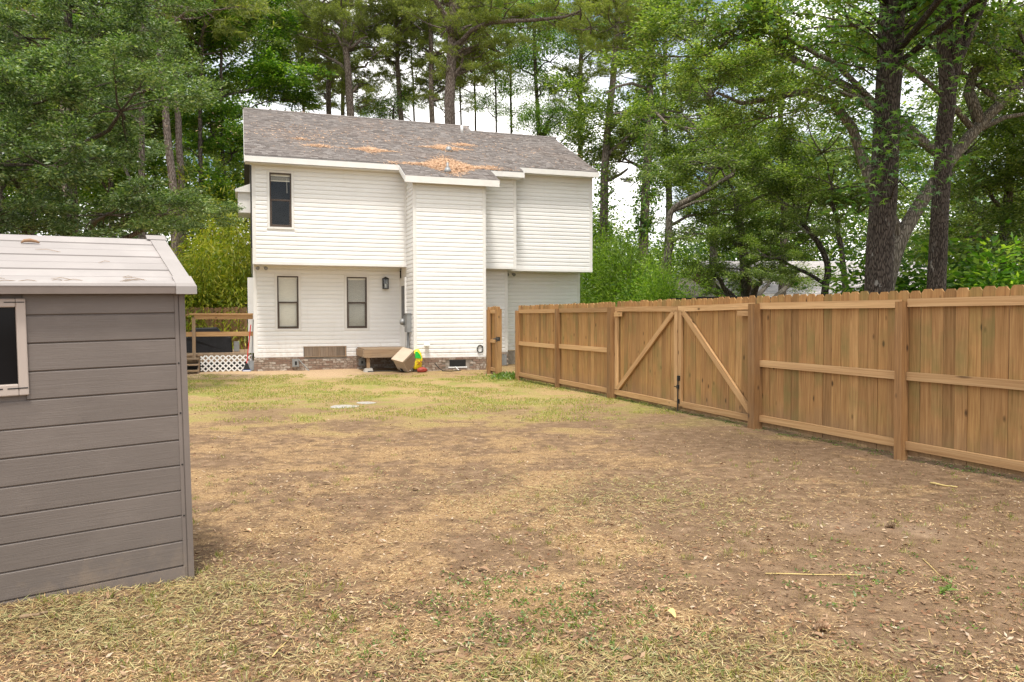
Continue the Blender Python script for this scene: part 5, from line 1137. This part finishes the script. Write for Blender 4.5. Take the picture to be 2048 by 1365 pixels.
# near sweetgum and its neighbour
def starleaf():
    mb = MB(); k = 10; pts = [(0, 0, 0)]
    for i in range(5):
        a = R(-125+62.5*i)
        for da, r_ in ((-.27, .42), (0, 1.0), (.27, .42)):
            pts.append((math.sin(a+da)*r_*.5, (math.cos(a+da)*r_*.55+.1), -.10*r_*r_))
    n = len(pts)-1; mb.add(pts, [(0, i, i+1) for i in range(1, n)])
    return mb
SL = starleaf(); SLM = SL.mesh('leaf', M['gumleaf'], fix=False)
SV = np.array([tuple(p) for p in SL.v]); SF = np.array(SL.f, np.int32)
def starmesh(name, seed, centers, per, sig, size):
    g = np.random.default_rng(seed); V = []; n = 0
    for c in centers:
        for _ in range(int(per*g.uniform(.6, 1.4))):
            p = np.array(c)+g.normal(0, 1, 3)*np.array([sig, sig, sig*.6]); z = unit(np.array([g.normal(0,.5), g.normal(-.25,.5), 1.])); x = unit(np.cross(z, g.normal(0, 1, 3))); y = np.cross(z, x)
            V.append(p + (SV*size*g.uniform(.7, 1.25)) @ np.stack([x, y, z])); n += 1
    V = np.concatenate(V); F = (SF[None]+np.arange(n)[:, None, None]*len(SV)).reshape(-1, 3)
    me = bpy.data.meshes.new(name); me.vertices.add(len(V)); me.vertices.foreach_set('co', V.astype(np.float32).reshape(-1)); me.loops.add(F.size); me.loops.foreach_set('vertex_index', F.reshape(-1).astype(np.int32)); me.polygons.add(len(F)); me.polygons.foreach_set('loop_start', np.arange(0, F.size, 3, dtype=np.int32)); me.materials.append(M['gumleaf']); me.update(calc_edges=True); return me
def sweetgum():
    Y = 13.4; t = tree('sweetgum_tree', 'thick dark sweetgum trunk with pale lichen and star shaped leaves beyond the fence', Y, [(1756, 720), (1757, 560), (1762, 400), (1770, 200), (1776, 60), (1780, -80)], .225, SB, [], OAK, sides=22, topfrac=.88, flare=1.12)
    bx = t.location.x; g = random.Random(4)
    clumps = [(1700, 60), (1650, 30), (1740, 110), (1820, 60), (1850, 20), (1800, 120), (1870, 80), (1720, 190), (1700, 240), (1690, 150), (1740, 240), (1760, 290), (1720, 300), (1800, 190), (1820, 240), (1800, 260), (1880, 170), (1690, 20), (1780, 20), (1850, 130), (1800, 360), (1760, 40), (1730, 340), (1640, 90), (1600, 20), (1900, 40), (1940, 20), (1980, 60), (1830, 300), (1700, 400), (1820, 390), (1865, 350), (1660, 130), (1790, 300)]
    cs = []
    for px, py in clumps:
        dy = g.uniform(-1.2, .2); c = (PX(px, Y+dy)-bx, dy, PZ(py, Y+dy)); cs.append(c)
        if g.random() < .75:
            a = Vector((PX(1772, Y)-bx, 0, c[2]+g.uniform(-.5, .2))); lb = MB(); lb.tube([a, a.lerp(Vector(c), .5)+Vector((0, 0, .12)), Vector(c)], [.022, .014, .006], 5); link('twig', lb.mesh('twig', SB, True), t)
    cr_ = link('crown', starmesh('crown', 3, cs, 34, .32, .17), t); 
    for k in range(150):
        c = Vector(cs[g.randrange(len(cs))])+Vector((g.gauss(0, .28), g.gauss(-.1, .25), g.gauss(0, .2)))
        link('leaf', SLM, cr_, c, (g.gauss(.35, .5), g.gauss(0, .5), g.uniform(0, 6.28)), (.18*g.uniform(.8, 1.3),)*3)
    # high canopy over the yard
    hs = [(g.uniform(-3.2, 4.5), g.uniform(-4.5, 2.5), g.uniform(7.4, 10.5)) for _ in range(46)] + [(g.uniform(-4.2, 3.0), g.uniform(-10, -4), g.uniform(6.8, 9.5)) for _ in range(44)]
    for c in hs[:16]+hs[46:60]:
        a = Vector((.2, 0, c[2]-1.2)); lb = MB(); lb.tube([a, a.lerp(Vector(c), .5)+Vector((0, 0, .35)), Vector(c)], [.06, .04, .012], 6); link('limb', lb.mesh('limb', SB, True), t)
    link('crown', starmesh('crown', 6, hs, 95, .62, .18), t)
sweetgum()
t2 = tree('oak_tree', 'second near trunk right of the sweetgum, forking high up', 15.6, [(1868, 700), (1872, 560), (1876, 400), (1884, 260), (1890, 160), (1878, 60), (1870, -40)], .185, SB, [(1900, -40, 0, .8), (1850, -60, -1, .8)], BROAD, sides=16, topfrac=.75)
limb_px(t2, 15.6, [(1888, 200, 0), (1902, 130, .1), (1928, 70, .2), (1950, 20, .3), (1965, -40, .4)], [.15, .145, .13, .12, .10], SB, [(1990, -40, 0, .8), (1940, -60, 1, .8)], BROAD)
limb_px(t2, 15.6, [(1893, 150, 0), (1908, 90, -.2), (1912, 30, -.2), (1920, -40, -.3)], [.08, .075, .07, .06], SB)

# shrubs
def shrub(name, label, px, py_top, Y, kind, sx=1.0, group=None, cat='shrub', hh=2.6):
    t = thing(name, label, cat, (PX(px, Y), Y, 0), 0, group); z = PZ(py_top, Y)/hh
    mb = MB(); mb.tube([(0, 0, -.1), (.03, 0, z*.8), (0, .04, z*1.6)], [.05, .035, .015], 6); link('stem', mb.mesh('stem', M['oakbark']), t)
    link('foliage', kind, t, (0, 0, 0), (0, 0, TRS.uniform(0, 6)), (z*sx, z*sx, z)); return t
shrub('bamboo_clump', 'yellow green arching thicket touching the left wall of the house', 480, 395, 29.6, BUSH[0], .5)
shrub('bamboo_clump', 'yellow leaved thicket behind the back fence midway between shed and house', 425, 440, 29.2, BUSH[1], .55)
shrub('bamboo_clump', 'low yellow leaved thicket behind the back fence close to the shed', 380, 500, 29.0, BUSH[0], .65)
shrub('bamboo_clump', 'taller green thicket behind the yellow leaved ones', 445, 385, 32.5, BUSH[1], .6)
shrub('cedar_tree', 'feathery light green cedar beyond the fence close to the house corner', 1240, 470, 28, CEDAR, .65, None, 'tree')
shrub('cedar_tree', 'bright light green young cedar left of the crooked live oak', 1318, 510, 24.5, CEDAR, .6, None, 'tree')
shrub('cedar_tree', 'darker green cedar half hidden by the right edge of the house', 1200, 450, 33, CEDAR, .7, None, 'tree')
shrub('shrub', 'round green shrub beyond the fence left of the outbuilding roof', 1275, 560, 26, UNDER[1], .9)
shrub('flowering_shrub', 'pale green shrub beside the chimney of the brick house', 1412, 560, 33, UNDER[0], .9)
shrub('shrub', 'low green shrub between the sweetgum and the second near trunk', 1830, 480, 22, UNDER[1], .9)
shrub('shrub', 'green shrub below the dark oaks at the right edge', 1960, 500, 21, UNDER[0], 1.2)
shrub('shrub', 'green shrub beyond the fence at the far right edge', 2060, 500, 19, UNDER[1], 1.2)
for k, (px, pt, Y) in enumerate(((40, 470, 24), (190, 500, 31), (250, 520, 33), (110, 500, 21))):
    shrub('shrub', ('shaded shrub behind the left part of the shed roof', 'shaded shrub behind the middle of the shed roof', 'shaded shrub behind the right end of the shed ridge', 'low shrub close behind the shed ridge')[k], px, pt, Y, UNDER[k % 2], .75)
# far woods as one mass
def woods(name, n, x0, x1, Y0, Y1, hfun, seed, size, ncl=900):
    g = np.random.default_rng(seed); cx = g.uniform(x0, x1, ncl); cy_ = g.uniform(Y0, Y1, ncl); cz = g.random(ncl)**.8*np.array([hfun(a) for a in cx]); 
    i = g.integers(0, ncl, n); c = np.stack([cx[i], cy_[i], cz[i]], 1)+g.normal(0, 1, (n, 3))*np.array([1.3, 1.3, .6]); c[:, 2] = np.abs(c[:, 2])+.1
    d = unit(g.normal(0, 1, (n, 3))*np.array([1, 1, .5])-np.array([0, 0, .25])); s = unit(np.cross(d, np.array([0, 0, 1.])+g.normal(0, .6, (n, 3))))
    tag(link(name, quadmesh(name, leaf_quads(c, d, s, size*g.uniform(.6, 1.4, n), size*.55*g.uniform(.7, 1.2, n)), M['woods'])), 'far off woods closing the view behind the trees', 'woods', None, 'stuff')
woods('far_woods', 150000, -55, -12, 44, 62, lambda x: 17 if x < -17 else 12, 5, .30, 1500)
woods('far_woods', 90000, -14, 26, 58, 72, lambda x: 9 + 2*math.sin(x*.4), 6, .32, 900)
woods('far_woods', 110000, 16, 60, 50, 64, lambda x: 13+2*math.sin(x*.3), 7, .30, 1100)
bpy.data.objects['far_woods']['label'] = 'dense far woods closing the view left of the house'
bpy.data.objects['far_woods.001']['label'] = 'low far woods behind the house and the pines'
bpy.data.objects['far_woods.002']['label'] = 'far woods behind the oaks and brick house on the right'

# ------------------------------------------------------------------ yard litter, straw, grass
GX = {}
def gzv(x, y): return np.array([gz(float(a), float(b)) for a, b in zip(x, y)])
def fence_x(y): return .184 + (19.31-y)*.381
def free(x, y):
    """inside the yard: not under the shed, not past the fence, in front of the house."""
    sx_ = (x-SO.x)*math.cos(SA)+(y-SO.y)*math.sin(SA); sy_ = -(x-SO.x)*math.sin(SA)+(y-SO.y)*math.cos(SA)
    hv = -(x-HO.x)*math.sin(TH)+(y-HO.y)*math.cos(TH)
    return ~((sx_ < .02) & (sx_ > -2) & (sy_ > -.02) & (sy_ < 1.25)) & (x < fence_x(y)+.9) & (hv < .80) & (x > -11)
g = np.random.default_rng(17)
def scatter_view(n, y0=2.6, y1=21.5, pw=1.0):
    """denser near the path side of the yard where one stands; falls off with distance from the standing point."""
    u_ = g.random(n); inv = (1/y1) + u_**pw*((1/y0)-(1/y1)); y = 1/inv; x = (g.random(n)*2-1)*(y*.74+.6); return x, y
def pn(x, y, s, o=0): return np.array([mnoise.noise((a*s+o, b*s-o, o)) for a, b in zip(x, y)])
def strips(name, x, y, L0, L1, W0, W1, mat, tilt=.18, lift=.004, stuff=True, up=None):
    n = len(x); z = gzv(x, y)+lift+np.abs(g.normal(0, .003, n)); a = g.uniform(0, 2*PI, n); e = np.abs(g.normal(0, tilt, n)) if up is None else g.uniform(*up, n)
    d = np.stack([np.cos(a)*np.cos(e), np.sin(a)*np.cos(e), np.sin(e)], 1); s = unit(np.cross(d, np.array([0, 0, 1.])+g.normal(0, .4, (n, 3))))
    q = leaf_quads(np.stack([x, y, z], 1), d, s, g.uniform(L0, L1, n), g.uniform(W0, W1, n))
    return tag(link(name, quadmesh(name, q, mat)), None, None, None, 'stuff')
x, y = scatter_view(210000); k = free(x, y); x, y = x[k], y[k]
dn = pn(x, y, .9)*.6+pn(x, y, 3.1, 4)*.5; k = g.random(len(x)) < np.clip(.38+1.5*dn-.14*np.clip((x-.4)/2.5, 0, 1)*(y < 9), .04, 1); x, y = x[k], y[k]
strips('dry_clippings', x, y, .012, .05, .0022, .0055, M['straw'])
# chips of leaf and bark
x, y = scatter_view(17000); k = free(x, y); strips('leaf_bits', x[k], y[k], .015, .05, .008, .02, M['deadleaf'], .25)
# green-grey hay drifts
hx = []; hy = []
for cx_, cy_, sx_, sy_, n in ((-2.2, 3.80, .42, .16, 5000), (-1.72, 4.30, .32, .22, 3600), (-1.3, 3.5, .5, .3, 3000), (.55, 3.25, .55, .22, 6500), (.25, 2.95, .5, .2, 3500), (.6, 6.9, .8, .5, 4500), (1.3, 6.4, .6, .4, 2500), (1.0, 3.4, .5, .2, 2200)):
    hx.append(g.normal(cx_, sx_, n)); hy.append(g.normal(cy_, sy_, n))
x = np.concatenate(hx); y = np.concatenate(hy); k = free(x, y) & (y > 2.4); k &= g.random(len(x)) < .80*(1+1.2*pn(x, y, 2.2, 6)); strips('hay', x[k], y[k], .02, .085, .0025, .006, M['hay'], .2, .006)
# grass: tufts in the turf band, sparse elsewhere
def blades(name, x, y, h0, h1, w_, mat): strips(name, x, y, h0, h1, w_*.7, w_*1.3, mat, up=(.5, 1.45), lift=-.002)
x, y = g.uniform(-8.5, 2.6, 90000), g.uniform(11.5, 21.3, 90000); k = free(x, y); x, y = x[k], y[k]
dn = pn(x, y, .75, 2)+.6*pn(x, y, 2.7, 9); k = (dn > -.08+.3*np.clip((13.2-y)/1.6, 0, 1)+.25*np.clip((y-19)/2, 0, 1)); blades('grass', x[k], y[k], .02, .055, .008, M['blade'])
cx_, cy_ = scatter_view(1500); k = free(cx_, cy_); cx_, cy_ = cx_[k], cy_[k]; dn = pn(cx_, cy_, .6, 7); k = dn > -.05; cx_, cy_ = cx_[k], cy_[k]
x = np.repeat(cx_, 14)+g.normal(0, .018, len(cx_)*14); y = np.repeat(cy_, 14)+g.normal(0, .018, len(cx_)*14); blades('grass_tufts', x, y, .02, .06, .004, M['blade'])
x, y = scatter_view(70000, 2.6, 14); k = free(x, y); x, y = x[k], y[k]; dn = pn(x, y, 1.6, 5)+.7*pn(x, y, 6.0, 8); k = g.random(len(x)) < np.clip(.25+1.3*dn, 0, 1); blades('dry_stubble', x[k], y[k], .012, .035, .003, M['stubble'])
# small green weeds low in the middle foreground and under the fence
cx_ = np.concatenate([g.normal(.1, .45, 170), g.normal(2.3, .5, 60), g.normal(.2, .6, 50)]); cy_ = np.concatenate([g.normal(3.9, .35, 170), g.normal(4.3, .5, 60), g.normal(3.1, .2, 50)])
tt = g.uniform(0, 15, 260); fx = np.array([(A0+FD*a).x for a in tt])+g.normal(.05, .12, 260); fy = np.array([(A0+FD*a).y for a in tt])
cx_ = np.concatenate([cx_, fx]); cy_ = np.concatenate([cy_, fy]); x = np.repeat(cx_, 12)+g.normal(0, .03, len(cx_)*12); y = np.repeat(cy_, 12)+g.normal(0, .03, len(cx_)*12)
strips('weeds', x, y, .012, .03, .008, .014, M['weed'], up=(.1, .8))
x = g.normal(-.05, .22, 900); y = g.normal(20.0, .35, 900); strips('weeds', x, y, .06, .16, .03, .05, M['weed'], up=(.3, 1.3))
# leaf litter beyond the fence
x, y = g.uniform(1, 16, 9000), g.uniform(5, 26, 9000); k = x > fence_x(y)+.3; strips('leaf_litter', x[k], y[k], .05, .11, .03, .06, M['deadleaf'], .25)

# single fallen things in the yard, each placed where it lies
def GP(px, py):
    Y = FPX*EYE/(py-635); return PX(px, Y), Y
def stick(label, p0, p1, r_, mat, name='fallen_stick', cat='stick'):
    (x0, y0), (x1, y1) = GP(*p0), GP(*p1); mb = MB(); n = 5
    pts = [Vector((x0+(x1-x0)*k/n, y0+(y1-y0)*k/n, gz(x0+(x1-x0)*k/n, y0+(y1-y0)*k/n)+r_*.9+.004+.003*math.sin(k*1.7))) for k in range(n+1)]
    mb.tube(pts, [r_*(1-.1*k) for k in range(n+1)], 7); tag(link(name, mb.mesh(name, mat, True)), label, cat)
stick('short thick brown stick on bare soil at the bottom centre', (852, 1323), (912, 1309), .009, M['stick'])
stick('long thin straw coloured stem lying level in the right foreground', (1535, 1155), (1732, 1160), .004, M['strawstem'], 'dry_stem', 'stem')
stick('pale yellow stick lying near the fence at the right', (1865, 975), (1920, 985), .010, M['strawstem'])
stick('green yellow stem lying below the long level stem', (1670, 1178), (1750, 1181), .003, M['weed'], 'dry_stem', 'stem')
stick('slanting yellow grass stem in the left foreground', (537, 1328), (592, 1270), .004, M['strawstem'], 'dry_stem', 'stem')
stick('thin pale stem slanting at the far right foreground', (1852, 1122), (1905, 1170), .003, M['strawstem'], 'dry_stem', 'stem')
stick('long yellow stem lying across the hay beside the shed corner', (330, 1190), (480, 1180), .003, M['strawstem'], 'dry_stem', 'stem')
stick('dark chunk of bark on the hay below the shed wall', (28, 1272), (85, 1262), .013, M['stick'], 'bark_piece', 'bark')
def leafobj(label, px, py, L, mat, name='fallen_leaf', curl=.25, rot=0):
    x, y = GP(px, py); mb = MB(); n = 6; vs_ = []
    for k in range(n+1):
        t = k/n; w_ = L*.28*math.sin(PI*min(1, t*.92+.06)); z = L*curl*math.sin(t*PI)*.6
        vs_ += [(-w_, L*(t-.5), z+w_*.4), (0, L*(t-.5), z), (w_, L*(t-.5), z+w_*.4)]
    fs = [(3*k+j, 3*k+j+1, 3*k+4+j, 3*k+3+j) for k in range(n) for j in (0, 1)]; mb.add(vs_, fs)
    tag(link(name, mb.mesh(name, mat, True, fix=False), None, (x, y, gz(x, y)+.006), (0, 0, rot)), label, 'leaf')
leafobj('pale pinkish dead leaf curled on the ground in the middle foreground', 965, 1153, .085, M['deadleaf'], rot=1.3)
leafobj('cream dead leaf lying on dark soil left of centre', 752, 1070, .07, M['deadleaf'], rot=.4)
leafobj('yellow leaf standing on edge at the bottom right of centre', 1342, 1248, .08, M['yellow'] if False else M['strawstem'], curl=.5, rot=.6)
leafobj('brown leaf lying by the bottom edge right of centre', 1258, 1340, .07, M['deadleaf'], rot=2.0)
leafobj('tan leaf beside the orange pine cone scale cluster', 1640, 1290, .06, M['deadleaf'], rot=.9)
leafobj('small dark curled leaf on the bare soil left of the hay', 830, 983, .09, M['stick'], rot=1.2)
leafobj('dark narrow leaf on the soil further left', 650, 970, .09, M['stick'], rot=1.6)
leafobj('rusty curled leaf in the left foreground', 490, 1067, .07, M['pinestraw'], rot=1.2)
leafobj('pale upright leaf in the hay under the shed wall', 212, 1218, .07, M['deadleaf'], curl=.4, rot=.1)
def sprig():
    x, y = GP(1897, 1195); t = thing('green_sprig', 'fresh green sprig of leaves fallen in the right foreground', 'sprig', (x, y, gz(x, y)), .5)
    gg = random.Random(3)
    for k in range(9):
        a = gg.uniform(-.5, .5) + (PI if k % 3 == 0 else 0)*.12; mb = MB(); L = gg.uniform(.05, .085); mb.add([(0,0,0),(L*.5,.013,.012),(L,0,.004),(L*.5,-.013,.012)], [(0,1,2,3)])
        link('leaf', mb.mesh('leaf', M['weed'], fix=False), t, (-.05+.012*k, gg.uniform(-.01,.01), .012+.004*(k%3)), (gg.uniform(-.5,.5), gg.uniform(-.3,.1), a))
    mb = MB(); mb.tube([(-.08, 0, .01), (.06, .005, .014)], .002, 5); link('stem', mb.mesh('stem', M['weed']), t)
sprig()
def cone(label, px, py, mat, s):
    x, y = GP(px, py); t = thing('pine_cone', label, 'pine cone', (x, y, gz(x, y)+.02*s)); t.rotation_euler = (1.2, .3, 1.0); t.scale = (s, s, s)
    mb = MB(); mb.lathe([(.006, -.04), (.016, -.025), (.018, 0), (.012, .025), (.003, .04)], (0,0,0), 8); link('core', mb.mesh('core', M['stick']), t)
    sc_ = MB()
    for k in range(48):
        a = k*2.4; z = -.036+.072*k/48; r_ = .03*math.sin(PI*(k+6)/60)+.004; c, s_ = math.cos(a), math.sin(a)
        sc_.add([(c*.012-s_*.008, s_*.012+c*.008, z), (c*.012+s_*.008, s_*.012-c*.008, z), (c*r_+s_*.006, s_*r_-c*.006, z+.008), (c*r_-s_*.006, s_*r_+c*.006, z+.008)], [(0,1,2,3)])
    link('scales', sc_.mesh('scales', mat, fix=False), t)
cone('orange brown broken pine cone in the right foreground', 1648, 1276, M['pinestraw'], 1.0)
cone('small dark pine cone in the grass right of centre', 1785, 1060, M['stick'], .9)
def slabstone(label, px, py, w_, d_, rot):
    x, y = GP(px, py); rs = random.Random(int(px)); mb = MB(); n = 9; pl = [(w_*(1+rs.uniform(-.18,.18))*math.cos(2*PI*k/n), d_*(1+rs.uniform(-.18,.18))*math.sin(2*PI*k/n), 0) for k in range(n)]
    mb.prism([(a, b_, -.05) for a, b_, _ in pl], (0, 0, .055)); tag(link('flat_stone', mb.mesh('flat_stone', M['concrete']), None, (x, y, gz(x, y)), (0, 0, rot)), label, 'stone')
slabstone('flat pale stone bedded in the grass, the larger front one', 686, 813, .24, .26, .3); slabstone('flat pale stone bedded in the grass, the smaller rear one', 730, 806, .16, .2, .8)
